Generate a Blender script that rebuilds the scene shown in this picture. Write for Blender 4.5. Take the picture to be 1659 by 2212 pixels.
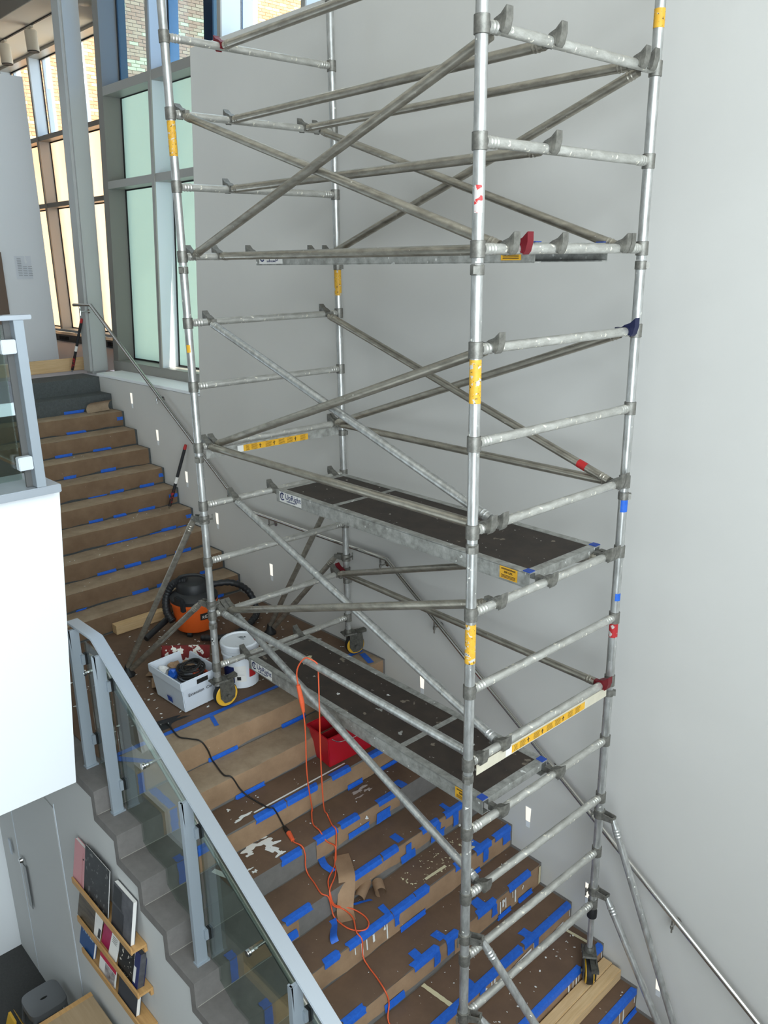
import bpy, bmesh, math, random
from mathutils import Vector, Matrix
for o in list(bpy.data.objects): bpy.data.objects.remove(o)
SC = bpy.context.scene
COL = SC.collection
R_ = .1778            # stair riser
T_ = .2803            # stair tread
XU = -4.9715          # nose of the upper floor
YL = -2.5735          # open side of the stair
ZF = -2.98            # lower floor
# ---------------------------------------------------------------- camera
cd = bpy.data.cameras.new('camera'); cam = bpy.data.objects.new('camera', cd); COL.objects.link(cam)
az, pi_, ro = 2.38830, -.30010, -.01500
d = Vector((math.cos(az)*math.cos(pi_), math.sin(az)*math.cos(pi_), math.sin(pi_)))
r0 = Vector((math.sin(az), -math.cos(az), 0)); u0 = r0.cross(d)
rt = r0*math.cos(ro)+u0*math.sin(ro); up = u0*math.cos(ro)-r0*math.sin(ro)
cam.matrix_world = Matrix(((rt.x, up.x, -d.x, 4.5852), (rt.y, up.y, -d.y, -4.2839), (rt.z, up.z, -d.z, 3.2548), (0, 0, 0, 1)))
cd.sensor_fit = 'HORIZONTAL'; cd.sensor_width = 36; cd.lens = 1762.456*36/1659
cd.clip_start = .05; cd.clip_end = 200
SC.camera = cam
# ---------------------------------------------------------------- world, sun, window daylight, exposure
w = bpy.data.worlds.new('sky'); SC.world = w; w.use_nodes = True
bg = w.node_tree.nodes['Background']; bg.inputs[0].default_value = (.72, .86, 1, 1); bg.inputs[1].default_value = 4.0
sl = bpy.data.lights.new('sun', 'SUN'); so = bpy.data.objects.new('sun', sl); COL.objects.link(so)
sl.energy = 21; sl.color = (1, .92, .78); sl.angle = .009
so.rotation_euler = Vector((-.87, -.03, -.5)).to_track_quat('-Z', 'Y').to_euler()
def area(name, loc, dirv, sx, sy, e, col):
    l = bpy.data.lights.new(name, 'AREA'); o = bpy.data.objects.new(name, l); COL.objects.link(o)
    l.shape = 'RECTANGLE'; l.size = sx; l.size_y = sy; l.energy = e; l.color = col
    o.location = loc; o.rotation_euler = Vector(dirv).to_track_quat('-Z', 'Y').to_euler(); return o
area('end_window_daylight', (6.9, -4.2, 2.9), (-1, .06, -.05), 7.4, 6.6, 1080, (.82, .925, 1))
SC.view_settings.view_transform = 'Standard'; SC.view_settings.look = 'None'
SC.view_settings.gamma = 1; SC.view_settings.use_curve_mapping = False; SC.view_settings.exposure = 0
SC.cycles.use_denoising = True
SC.cycles.max_bounces = 8; SC.cycles.transparent_max_bounces = 16; SC.cycles.sample_clamp_indirect = 6
SC.cycles.caustics_reflective = False; SC.cycles.caustics_refractive = False

# ---------------------------------------------------------------- materials
def s2l(c): return tuple(((x/255+.055)/1.055)**2.4 if x > 10 else x/255/12.92 for x in c)
MATS = {}
def mat(name, col, rough=.5, metal=0, spec=.5, nscale=0, namt=.15, bump=0, col2=None, stretch=None, coat=0):
    m = bpy.data.materials.new(name); m.use_nodes = True; nt = m.node_tree
    b = nt.nodes['Principled BSDF']; c = s2l(col)+(1,)
    b.inputs['Base Color'].default_value = c; b.inputs['Roughness'].default_value = rough
    b.inputs['Metallic'].default_value = metal; b.inputs['Specular IOR Level'].default_value = spec
    if coat: b.inputs['Coat Weight'].default_value = coat
    if nscale:
        tc = nt.nodes.new('ShaderNodeTexCoord'); n = nt.nodes.new('ShaderNodeTexNoise'); n.inputs['Scale'].default_value = nscale
        n.inputs['Detail'].default_value = 6; n.inputs['Roughness'].default_value = .65
        src = tc.outputs['Object']
        if stretch:
            mp = nt.nodes.new('ShaderNodeMapping'); mp.inputs['Scale'].default_value = stretch
            nt.links.new(src, mp.inputs[0]); src = mp.outputs[0]
        nt.links.new(src, n.inputs['Vector'])
        rp = nt.nodes.new('ShaderNodeValToRGB'); c2 = s2l(col2)+(1,) if col2 else tuple(x*(1-namt*2) for x in c[:3])+(1,)
        rp.color_ramp.elements[0].position = .32; rp.color_ramp.elements[1].position = .68
        rp.color_ramp.elements[0].color = c2; rp.color_ramp.elements[1].color = c
        nt.links.new(n.outputs['Fac'], rp.inputs[0]); nt.links.new(rp.outputs[0], b.inputs['Base Color'])
        if bump:
            bp = nt.nodes.new('ShaderNodeBump'); bp.inputs['Strength'].default_value = bump; bp.inputs['Distance'].default_value = .01
            nt.links.new(n.outputs['Fac'], bp.inputs['Height']); nt.links.new(bp.outputs[0], b.inputs['Normal'])
    MATS[name] = m; return m
def specks(m, col, scale, thr, rough=None):
    """scattered drips of paint: a shape of their own on the surface"""
    nt = m.node_tree; b = nt.nodes['Principled BSDF']; tc = nt.nodes.new('ShaderNodeTexCoord')
    n = nt.nodes.new('ShaderNodeTexNoise'); n.inputs['Scale'].default_value = scale; n.inputs['Detail'].default_value = 3
    nt.links.new(tc.outputs['Object'], n.inputs['Vector'])
    rp = nt.nodes.new('ShaderNodeValToRGB'); rp.color_ramp.elements[0].position = thr; rp.color_ramp.elements[1].position = thr+.02
    rp.color_ramp.elements[0].color = (0, 0, 0, 1); rp.color_ramp.elements[1].color = (1, 1, 1, 1)
    nt.links.new(n.outputs['Fac'], rp.inputs[0])
    mx = nt.nodes.new('ShaderNodeMix'); mx.data_type = 'RGBA'; nt.links.new(rp.outputs[0], mx.inputs['Factor'])
    if b.inputs['Base Color'].links: nt.links.new(b.inputs['Base Color'].links[0].from_socket, mx.inputs[6])
    else: mx.inputs[6].default_value = b.inputs['Base Color'].default_value
    mx.inputs[7].default_value = s2l(col)+(1,); nt.links.new(mx.outputs[2], b.inputs['Base Color'])
    if b.inputs['Metallic'].default_value > .1:
        mm = nt.nodes.new('ShaderNodeMath'); mm.operation = 'MULTIPLY_ADD'; v = b.inputs['Metallic'].default_value
        mm.inputs[1].default_value = -v; mm.inputs[2].default_value = v
        nt.links.new(rp.outputs[0], mm.inputs[0]); nt.links.new(mm.outputs[0], b.inputs['Metallic'])
    return m
M_wall = mat('wall_paint', (208, 206, 200), .75, nscale=1.2, namt=.012)
M_white = mat('white_paint', (236, 239, 240), .7)
M_grey = mat('grey_wall', (200, 201, 198), .75, nscale=1.0, namt=.012)
M_ceil = mat('ceiling_paint', (238, 231, 219), .85)
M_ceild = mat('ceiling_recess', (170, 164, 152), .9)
M_frame = mat('window_metal', (158, 156, 150), .42, .3)
M_jamb = mat('jamb_metal', (128, 125, 119), .5, .2)
M_fin = mat('window_fin', (214, 222, 228), .4, .1)
M_black = mat('black_rubber', (22, 22, 23), .6)
M_conc = mat('stair_concrete', (118, 114, 110), .75, nscale=14, namt=.10, bump=.08)
M_concd = mat('stair_carpet', (84, 88, 88), .9, nscale=60, namt=.15, bump=.3)
M_gal = specks(mat('galvanised_tube', (214, 215, 212), .36, .72, nscale=30, col2=(166, 166, 162), stretch=(1, 1, .3)), (228, 226, 216), 38, .70)
M_rung = specks(mat('scuffed_rung', (216, 215, 208), .42, .62, nscale=34, col2=(170, 168, 160), stretch=(1, .3, 1)), (232, 226, 208), 34, .64)
M_brace = specks(mat('weathered_brace', (186, 180, 166), .34, .75, nscale=30, col2=(144, 138, 126), stretch=(.3, 1, 1)), (200, 196, 184), 44, .715)
M_cast = mat('cast_fitting', (150, 148, 140), .5, .7, nscale=30, col2=(110, 108, 102))
M_casd = mat('dirty_caster', (112, 110, 102), .55, .5, nscale=35, col2=(74, 73, 68))
M_alu = specks(mat('alu_channel', (192, 192, 186), .45, .45, nscale=18, col2=(140, 139, 132)), (222, 222, 216), 26, .68)
M_ply = specks(specks(mat('deck_ply', (62, 52, 44), .65, nscale=8, col2=(46, 39, 34)), (196, 192, 182), 30, .715), (120, 110, 96), 9, .70)
M_kraft = specks(mat('kraft_paper', (160, 130, 101), .85, nscale=5, col2=(138, 110, 84), bump=.12), (208, 200, 188), 55, .765)
M_dust = specks(mat('dusty_kraft', (164, 144, 120), .88, nscale=6, col2=(136, 116, 94), bump=.12), (214, 208, 198), 45, .75)
M_kraftd = specks(mat('darker_kraft', (128, 104, 80), .88, nscale=5, col2=(112, 88, 66), bump=.12), (200, 190, 176), 55, .765)  # kraft in a darker tone, for the risers of the upper flight
M_rosin = specks(mat('rosin_paper', (108, 84, 65), .82, nscale=4, col2=(92, 71, 55), bump=.12), (196, 186, 168), 48, .742)
M_tape = mat('painters_tape', (38, 104, 206), .55, nscale=40, col2=(30, 90, 186), bump=.1)
M_paint = mat('dried_paint', (226, 226, 222), .5)
M_joint = mat('tread_joint', (164, 160, 150), .7)
M_cream = mat('caulk', (208, 198, 162), .6)
M_steel = mat('brushed_steel', (200, 198, 194), .2, 1)
M_chrome = mat('polished_steel', (210, 210, 208), .12, 1)
M_rail = mat('rail_metal', (186, 194, 202), .32, .45)
M_post = mat('post_metal', (168, 178, 186), .38, .4)
M_pine = mat('pine', (214, 184, 140), .7, nscale=7, col2=(196, 162, 116), stretch=(9, .6, 9))
M_ash = mat('ash_top', (176, 152, 120), .55, nscale=5, col2=(164, 140, 106), stretch=(.5, 9, 5))
M_oak = mat('oak', (202, 160, 104), .55, nscale=9, col2=(184, 140, 86), stretch=(.5, 6, 6))
M_orange = mat('orange_plastic', (224, 96, 34), .45)
M_vac = mat('vac_black', (34, 35, 37), .5)
M_red = mat('red_plastic', (178, 22, 36), .4)
M_plastic = mat('white_plastic', (226, 230, 234), .42)
M_tote = mat('tote_plastic', (214, 220, 228), .45, nscale=9, namt=.02)
M_cordo = mat('orange_cord', (222, 92, 52), .5)
M_cordb = mat('black_cord', (30, 28, 27), .55)
M_yel = mat('yellow_label', (232, 178, 48), .5, nscale=30, col2=(222, 164, 40))
M_ylw = mat('yellow_wheel', (222, 172, 50), .45)
M_ink = mat('black_ink', (28, 26, 24), .6)
M_plate = mat('worn_plate', (214, 206, 184), .5, nscale=14, namt=.06)
M_wht = mat('label_white', (232, 230, 224), .5)
M_blue = mat('blue_plastic', (40, 74, 160), .5)
M_redp = mat('red_marking', (176, 36, 36), .5)
M_pink = mat('pink_card', (206, 148, 150), .6)
M_floor = mat('dark_carpet', (70, 70, 68), .9, nscale=60, namt=.12, bump=.2)
M_floor2 = mat('upper_floor', (186, 182, 190), .7)
M_stool = mat('stool_grey', (112, 114, 116), .45)
M_spot = mat('lamp_white', (222, 214, 196), .5)
M_side = mat('side_wall_paint', (156, 154, 150), .8)
M_mort = mat('mortar', (196, 178, 146), .9)
M_br = [mat('brick_%s' % n, c, .85, nscale=20, namt=.06) for n, c in (('rose', (196, 132, 92)), ('tan', (206, 148, 104)), ('buff', (224, 190, 132)))]
M_rad = mat('radiator_metal', (92, 92, 90), .5, .3)
M_wood = mat('dark_wood', (110, 92, 78), .6)
def emis(name, col, s):
    m = bpy.data.materials.new(name); m.use_nodes = True; nt = m.node_tree; nt.nodes.clear()
    e = nt.nodes.new('ShaderNodeEmission'); e.inputs[0].default_value = s2l(col)+(1,); e.inputs[1].default_value = s
    o = nt.nodes.new('ShaderNodeOutputMaterial'); nt.links.new(e.outputs[0], o.inputs[0]); return m
M_lamp = emis('step_lamp', (255, 248, 232), 1.15)
def glass(name, tint, refl=.09, rough=.02):
    m = bpy.data.materials.new(name); m.use_nodes = True; nt = m.node_tree; nt.nodes.clear()
    t = nt.nodes.new('ShaderNodeBsdfTransparent'); t.inputs[0].default_value = s2l(tint)+(1,)
    g = nt.nodes.new('ShaderNodeBsdfGlossy'); g.inputs['Roughness'].default_value = rough
    lw = nt.nodes.new('ShaderNodeLayerWeight'); pw = nt.nodes.new('ShaderNodeMath'); pw.operation = 'POWER'; pw.inputs[1].default_value = 4
    nt.links.new(lw.outputs['Facing'], pw.inputs[0]); f = nt.nodes.new('ShaderNodeMath'); f.operation = 'MULTIPLY_ADD'
    f.inputs[1].default_value = .7; f.inputs[2].default_value = refl*.5; nt.links.new(pw.outputs[0], f.inputs[0])
    mx = nt.nodes.new('ShaderNodeMixShader'); o = nt.nodes.new('ShaderNodeOutputMaterial')
    nt.links.new(f.outputs[0], mx.inputs[0]); nt.links.new(t.outputs[0], mx.inputs[1]); nt.links.new(g.outputs[0], mx.inputs[2])
    nt.links.new(mx.outputs[0], o.inputs[0]); return m
M_glass = glass('guard_glass', (230, 238, 234), .16)
M_clear = glass('clear_pane', (236, 240, 242))
M_teal = glass('tinted_pane', (168, 198, 222))
def frosted(name, tint, dif, fac, rough=.5):
    m = bpy.data.materials.new(name); m.use_nodes = True; nt = m.node_tree; nt.nodes.clear()
    r = nt.nodes.new('ShaderNodeBsdfRefraction'); r.inputs[0].default_value = s2l(tint)+(1,); r.inputs[1].default_value = rough; r.inputs[2].default_value = 1.25
    t = nt.nodes.new('ShaderNodeBsdfTranslucent'); t.inputs[0].default_value = s2l(dif)+(1,)
    mx = nt.nodes.new('ShaderNodeMixShader'); mx.inputs[0].default_value = fac
    o = nt.nodes.new('ShaderNodeOutputMaterial')
    nt.links.new(r.outputs[0], mx.inputs[1]); nt.links.new(t.outputs[0], mx.inputs[2]); nt.links.new(mx.outputs[0], o.inputs[0]); return m
M_frl = frosted('frosted_pane', (255, 240, 222), (248, 228, 208), .45)
M_frr = frosted('frosted_teal_pane', (166, 182, 180), (172, 186, 180), .85)

# ---------------------------------------------------------------- mesh helpers
class MB:
    def __init__(s): s.v = []; s.f = []
    def add(s, vs, fs):
        n = len(s.v); s.v += [tuple(p) for p in vs]; s.f += [tuple(i+n for i in f) for f in fs]; return s
    def box(s, x0, y0, z0, x1, y1, z1):
        return s.add([(x0, y0, z0), (x1, y0, z0), (x1, y1, z0), (x0, y1, z0), (x0, y0, z1), (x1, y0, z1), (x1, y1, z1), (x0, y1, z1)],
                     [(3, 2, 1, 0), (4, 5, 6, 7), (0, 1, 5, 4), (1, 2, 6, 5), (2, 3, 7, 6), (3, 0, 4, 7)])
    def hexa(s, a, b):
        """a, b: two quads (4 points each) joined"""
        return s.add(list(a)+list(b), [(3, 2, 1, 0), (4, 5, 6, 7), (0, 1, 5, 4), (1, 2, 6, 5), (2, 3, 7, 6), (3, 0, 4, 7)])
    def prism(s, poly, org, ax, ay, ext):
        org, ax, ay, ext = map(Vector, (org, ax, ay, ext)); n = len(poly)
        a = [org+ax*p+ay*q for p, q in poly]; b = [p+ext for p in a]
        return s.add(a+b, [tuple(range(n-1, -1, -1)), tuple(range(n, 2*n))]+[(i, (i+1) % n, n+(i+1) % n, n+i) for i in range(n)])
    def tube(s, p, q, r, r2=None, n=14, caps=True):
        p, q = Vector(p), Vector(q); r2 = r if r2 is None else r2
        a = (q-p).normalized(); e = a.orthogonal().normalized(); g = a.cross(e)
        vs = [c+(e*math.cos(t)+g*math.sin(t))*rr for c, rr in ((p, r), (q, r2)) for t in [2*math.pi*i/n for i in range(n)]]
        fs = [(i, (i+1) % n, n+(i+1) % n, n+i) for i in range(n)]
        if caps: fs += [tuple(range(n-1, -1, -1)), tuple(range(n, 2*n))]
        return s.add(vs, fs)
    def pipe(s, pts, r, n=8, close=False):
        pts = [Vector(p) for p in pts]; m = len(pts); rings = []; e = None
        rr = r if callable(r) else (lambda k: r)
        for i, p in enumerate(pts):
            t = (pts[min(i+1, m-1)]-pts[max(i-1, 0)])
            if close: t = pts[(i+1) % m]-pts[i-1]
            t = t.normalized() if t.length > 1e-9 else Vector((0, 0, 1))
            e = t.orthogonal().normalized() if e is None else (e-t*e.dot(t)).normalized()
            g = t.cross(e); rings.append([p+(e*math.cos(a)+g*math.sin(a))*rr(i) for a in [2*math.pi*k/n for k in range(n)]])
        vs = [v for rg in rings for v in rg]; fs = []
        for i in range(m if close else m-1):
            j = (i+1) % m
            fs += [(i*n+k, i*n+(k+1) % n, j*n+(k+1) % n, j*n+k) for k in range(n)]
        if not close: fs += [tuple(range(n-1, -1, -1)), tuple(range((m-1)*n, m*n))]
        return s.add(vs, fs)
    def lathe(s, c, prof, n=28, axis=(0, 0, 1), sx=1, sy=1):
        c = Vector(c); a = Vector(axis).normalized(); e = a.orthogonal().normalized(); g = a.cross(e)
        if abs(a.z) > .99: e, g = Vector((1, 0, 0)), Vector((0, 1, 0))
        vs = [c+a*z+(e*sx*math.cos(t)+g*sy*math.sin(t))*r for r, z in prof for t in [2*math.pi*i/n for i in range(n)]]
        m = len(prof); fs = [(i*n+k, i*n+(k+1) % n, (i+1)*n+(k+1) % n, (i+1)*n+k) for i in range(m-1) for k in range(n)]
        if prof[0][0] > 1e-6: fs.append(tuple(range(n-1, -1, -1)))
        if prof[-1][0] > 1e-6: fs.append(tuple(range((m-1)*n, m*n)))
        return s.add(vs, fs)
    def mesh(s, name, m, smooth=35, bevel=0):
        me = bpy.data.meshes.new(name); me.from_pydata(s.v, [], s.f); me.update()
        bm = bmesh.new(); bm.from_mesh(me); bmesh.ops.remove_doubles(bm, verts=bm.verts, dist=1e-6)
        bmesh.ops.recalc_face_normals(bm, faces=bm.faces)
        if bevel:
            es = [e for e in bm.edges if len(e.link_faces) == 2 and e.calc_face_angle(0) > .6]
            bmesh.ops.bevel(bm, geom=es, offset=bevel, segments=2, affect='EDGES', clamp_overlap=True)
        bm.to_mesh(me); bm.free()
        if smooth:
            me.shade_smooth(); me.set_sharp_from_angle(angle=math.radians(smooth))
        me.materials.append(m); return me
    def obj(s, name, m, parent=None, smooth=35, bevel=0, loc=None):
        return link(name, s.mesh(name, m, smooth, bevel), parent, loc)
def link(name, me, parent=None, mw=None):
    o = bpy.data.objects.new(name, me); COL.objects.link(o)
    if parent is not None: o.parent = parent; o.matrix_parent_inverse = wm(parent).inverted()
    if isinstance(mw, Matrix): o.matrix_basis = mw
    return o
def wm(o):
    m = o.matrix_basis.copy()
    if o.parent: m = wm(o.parent) @ o.matrix_parent_inverse @ m
    return m
def tag(o, label=None, cat=None, group=None, kind=None):
    if label: o['label'] = label
    if cat: o['category'] = cat
    if group: o['group'] = group
    if kind: o['kind'] = kind
    return o
def thing(name, label, cat, loc=(0, 0, 0), group=None):
    o = bpy.data.objects.new(name, None); COL.objects.link(o); o.location = loc; o.empty_display_size = .1
    return tag(o, label, cat, group)
def struct(name, mb, m, parent=None, **k):
    o = mb.obj(name, m, parent, **k)
    if parent is None: o['kind'] = 'structure'
    return o
def text(name, s, size, org, ax, ay, m, parent, align='LEFT', ext=.0006):
    c = bpy.data.curves.new(name, 'FONT'); c.body = s; c.size = size; c.extrude = ext; c.align_x = align
    ax = Vector(ax).normalized(); ay = Vector(ay).normalized(); az_ = ax.cross(ay); o0 = Vector(org)
    M = Matrix(((ax.x, ay.x, az_.x, o0.x), (ax.y, ay.y, az_.y, o0.y), (ax.z, ay.z, az_.z, o0.z), (0, 0, 0, 1)))
    tmp = bpy.data.objects.new(name, c); COL.objects.link(tmp)
    me = bpy.data.meshes.new_from_object(tmp.evaluated_get(bpy.context.evaluated_depsgraph_get()))
    bpy.data.objects.remove(tmp); me.materials.clear(); me.materials.append(m)
    return link(name, me, parent, M)
def box(name, m, parent, x0, y0, z0, x1, y1, z1, bevel=0, **k): return MB().box(x0, y0, z0, x1, y1, z1).obj(name, m, parent, bevel=bevel, **k)
rnd = random.Random(7)
def smooth_path(pts, k=6):
    P = [Vector(p) for p in pts]; out = []
    for i in range(len(P)-1):
        a, b, c, e = P[max(i-1, 0)], P[i], P[i+1], P[min(i+2, len(P)-1)]
        for j in range(k):
            t = j/k
            out.append(.5*((2*b)+(c-a)*t+(2*a-5*b+4*c-e)*t*t+(3*b-a-3*c+e)*t**3))
    out.append(P[-1]); return out

# ================================================================ SETTING
# big wall beside the stair: cut away above the ledge on its left, top edge under the clerestory
ZT = 5.04
struct('wall_right', MB().prism([(XU-.04, ZF), (10.5, ZF), (10.5, 8), (-.55, 8), (-.55, ZT), (-2.371, ZT), (-2.669, 1.992), (XU-.04, 1.956)], (0, 0, 0), (1, 0, 0), (0, 0, 1), (0, .3, 0)), M_wall, smooth=0)
struct('trim_1', MB().box(XU-.06, -.004, 1.957, -2.667, .33, 1.992), M_white, bevel=.004)
# wall under the open side of the stair
zz = []
for i in range(17):
    x = i*T_; z = -i*R_
    zz += [(x-.055, z-.07), (x-.055, z-R_-.07)]
poly = [(-2.44, -.07)]+zz+[(4.9, zz[-1][1]), (4.9, ZF), (-2.44, ZF)]
struct('wall_left', MB().prism(poly, (0, YL, 0), (1, 0, 0), (0, 0, 1), (0, .12, 0)), M_grey, smooth=0)
struct('wall_back', MB().box(-2.6, -9, ZF, -2.42, YL+.02, .05), M_white)
struct('floor', MB().box(-2.6, -9, ZF-.1, 10.6, .1, ZF), M_floor)
# balcony: white fascia with a sloping end beside the stair
fx = -.10
fas = MB().hexa([(fx, -9, .055), (fx, -2.655, .055), (-2.6, -2.655, .055), (-2.6, -9, .055)], [(fx, -9, 2.0), (fx, -2.505, 2.0), (-2.6, -2.505, 2.0), (-2.6, -9, 2.0)])
struct('wall_balcony', fas, M_white, smooth=0)
struct('trim_2', MB().box(-.42, -9, 2.0, .0, -2.53, 2.048), M_rail, bevel=.004)
struct('floor_balcony', MB().box(-2.6, -9, 2.001, -.43, -2.53, 2.03), M_floor)
# upper floor
struct('floor_upper', MB().prism([(-15, -9), (XU-.45, -9), (XU-.45, .70), (-8.1, 2.25), (-15, 2.25)], (0, 0, 1.70), (1, 0, 0), (0, 1, 0), (0, 0, .256)).box(XU-.45, .0, 1.7, XU-.02, .35, 1.955), M_floor2)
struct('wall_far', MB().box(-7.4, -7, 1.956, -7.08, .392, 5.57), M_white, bevel=.004)
struct('trim_3', MB().box(-7.08, -3, 1.956, -7.04, -.21, 3.42), M_wood)
struct('wall_side', MB().box(-15, -9.1, ZF, 10.6, -9, 8), M_side)
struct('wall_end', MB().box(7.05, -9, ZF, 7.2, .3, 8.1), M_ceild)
struct('wall_gallery', MB().box(-15.1, -9, 1.7, -15, 2.3, 8), M_white)
# ceilings
struct('ceiling', MB().prism([(-15, .91), (-5.84, .91), (-8.16, 2.24), (-8.16, 2.3), (-15, 2.3)], (0, 0, 6.65), (1, 0, 0), (0, 1, 0), (0, 0, .1)), M_ceil)
struct('ceiling_raised', MB().box(-15, -9, 7.0, -5.25, .93, 7.1).box(-15, .90, 6.66, -5.25, .93, 7.05), M_ceild)
struct('ceiling_hall', MB().box(-5.3, -9, 8, 10.6, .8, 8.1).box(-5.3, -9, 6.65, -5.2, .34, 8.0), M_ceil)

# ---------------------------------------------------------------- window_1: bay over the ledge (leaning uprights)
W1 = tag(bpy.data.objects.new('window_1', None), None, None, None, 'structure'); COL.objects.link(W1)
yf, yg = .342, .56
def lean(x, z): return x+.1085*(z-2.1)
def slant(mb, xa, xb, z0, z1, y0, y1):
    return mb.hexa([(lean(xa, z0), y0, z0), (lean(xb, z0), y0, z0), (lean(xb, z0), y1, z0), (lean(xa, z0), y1, z0)],
                   [(lean(xa, z1), y0, z1), (lean(xb, z1), y0, z1), (lean(xb, z1), y1, z1), (lean(xa, z1), y1, z1)])
slant(MB(), -5.25, -5.12, 2.09, 8, yf, .66).obj('jamb', M_jamb, W1, smooth=0)
box('sill_block', M_frame, W1, -5.26, yf-.005, 1.956, -2.3, .70, 2.10, bevel=.006)
slant(MB(), -4.07, -4.025, 2.1, 8, yf, .56).obj('mullion', M_fin, W1, smooth=0)
slant(MB(), -4.075, -4.02, 2.1, 8, yf-.012, yf+.004).obj('mullion_cap', M_frame, W1, smooth=0)
for z0, z1 in ((4.075, 4.155), (5.03, 5.12)):
    MB().hexa([(lean(-5.12, z0), yf, z0), (-.5, yf, z0), (-.5, .56, z0), (lean(-5.12, z0), .56, z0)], [(lean(-5.12, z1), yf, z1), (-.5, yf, z1), (-.5, .56, z1), (lean(-5.12, z1), .56, z1)]).obj('transom', M_frame, W1, smooth=0)
for xa in (-2.72, -1.50, -.3):
    slant(MB(), xa-.045, xa, 5.12, 8, yf, .56).obj('mullion', M_fin, W1, smooth=0)
    slant(MB(), xa-.05, xa+.004, 5.12, 8, yf-.012, yf+.004).obj('mullion_cap', M_frame, W1, smooth=0)
for xa, xb in ((-5.12, -4.07), (-4.025, -2.72)):
    for z0, z1, m in ((2.10, 4.08, M_frr), (4.15, 5.04, M_frr), (5.12, 8, M_teal)):
        slant(MB(), xa, xb, z0, z1, yg, yg+.012).obj('pane', m, W1, smooth=0)
        g = MB()
        for a, b in ((xa, xa+.018), (xb-.018, xb)): slant(g, a, b, z0, z1, yg-.012, yg-.002)
        slant(g, xa, xb, z0, z0+.02, yg-.012, yg-.002); slant(g, xa, xb, z1-.02, z1, yg-.012, yg-.002)
        g.obj('gasket', M_black, W1, smooth=0)
for xa, xb in ((-2.72, -1.55), (-1.5, -.35)):
    slant(MB(), xa, xb, 5.12, 8, yg, yg+.012).obj('pane', M_clear, W1, smooth=0)
slant(MB(), -4.14, -4.10, 2.1, 8, .60, .72).obj('outer_fin', M_fin, W1, smooth=0)
slant(MB(), -3.62, -3.46, 5.1, 8, .72, .98).obj('outer_fin', M_rad, W1, smooth=0)
slant(MB(), -2.80, -2.76, 5.1, 8, .60, .76).obj('outer_fin', M_fin, W1, smooth=0)
slant(MB(), -1.58, -1.54, 5.1, 8, .60, .76).obj('outer_fin', M_fin, W1, smooth=0)
# ---------------------------------------------------------------- window_2: gallery curtain wall behind the column
W2 = tag(bpy.data.objects.new('window_2', None), None, None, None, 'structure'); COL.objects.link(W2)
MX = [-13.46, -12.13, -10.80, -9.47, -8.16]
box('sill', M_fin, W2, -13.5, 1.96, 2.07, -8.11, 2.24, 2.115)
box('head', M_frame, W2, -13.5, 1.98, 6.60, -8.11, 2.26, 6.66)
for z0 in (4.215, 5.30):
    box('transom', M_frame, W2, -13.5, 2.0, z0, -8.11, 2.20, z0+.075)
for k, x in enumerate(MX):
    box('mullion', M_fin, W2, x, 2.004, 2.1, x+.05, 2.2, 6.62); box('mullion_cap', M_frame, W2, x-.004, 1.985, 2.1, x+.054, 2.004, 6.62)
    box('outer_fin', M_fin, W2, x+.0, 2.24, 2.0, x+.05, 2.37, 6.9)
    if k+1 < len(MX):
        xb = MX[k+1]
        for z0, z1, m in ((2.115, 4.215, M_frl), (4.29, 5.30, M_frl), (5.375, 6.6, M_clear)):
            box('pane', m, W2, x+.05, 2.2, z0, xb, 2.212, z1)
            MB().box(x+.05, 2.185, z0, x+.068, 2.198, z1).box(xb-.018, 2.185, z0, xb, 2.198, z1).box(x+.05, 2.185, z0, xb, 2.198, z0+.018).box(x+.05, 2.185, z1-.018, xb, 2.198, z1).obj('gasket', M_black, W2)
struct('wall_return', MB().prism([(-5.26, .60), (-5.22, .66), (-8.13, 2.28), (-8.16, 2.20)], (0, 0, 1.7), (1, 0, 0), (0, 1, 0), (0, 0, 5.0)), M_frame, smooth=0)

# ---------------------------------------------------------------- staircase
ST = thing('staircase', 'grey concrete staircase with a landing, two flights beside the tall wall', 'staircase', (0, -1.25, 0))
YA = YL-.018
def step_mb(x, z, tr=T_):
    return MB().prism([(x-tr-.055, z), (x, z), (x, z-R_-.004), (x-.055, z-R_-.004), (x-.055, z-.07), (x-tr-.055, z-.07)], (0, YA, 0), (1, 0, 0), (0, 0, 1), (0, -YA-.002, 0))
proto = step_mb(0, 0).mesh('step', M_conc, smooth=0)
for i in range(1, 17):
    link('step', proto, ST, Matrix.Translation((i*T_, 0, -i*R_)) if 0 else None).location = (i*T_, 0, -i*R_)
step_mb(0, 0, 2.165).obj('landing', M_conc, ST, smooth=0)
for i in range(0, 11):
    x, z = XU+i*T_, (11-i)*R_
    MB().prism([(x-(T_ if i else .45), z), (x, z), (x, z-R_-.003), (x-.1, z-R_-.003), (x-(T_ if i else .45), z-R_)], (0, YL, 0), (1, 0, 0), (0, 0, 1), (0, -YL-.002, 0)).obj('upper_step', M_concd, ST, smooth=0)
for i in range(0, 12):
    x, z = i*T_, -(i+1)*R_
    box('nosing_joint', M_joint, ST, x, YA+.01, z, x+.003, -2.05, z+.002) if i in (0, 1, 2, 3, 4, 5, 6, 7, 8, 9) else None

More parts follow.
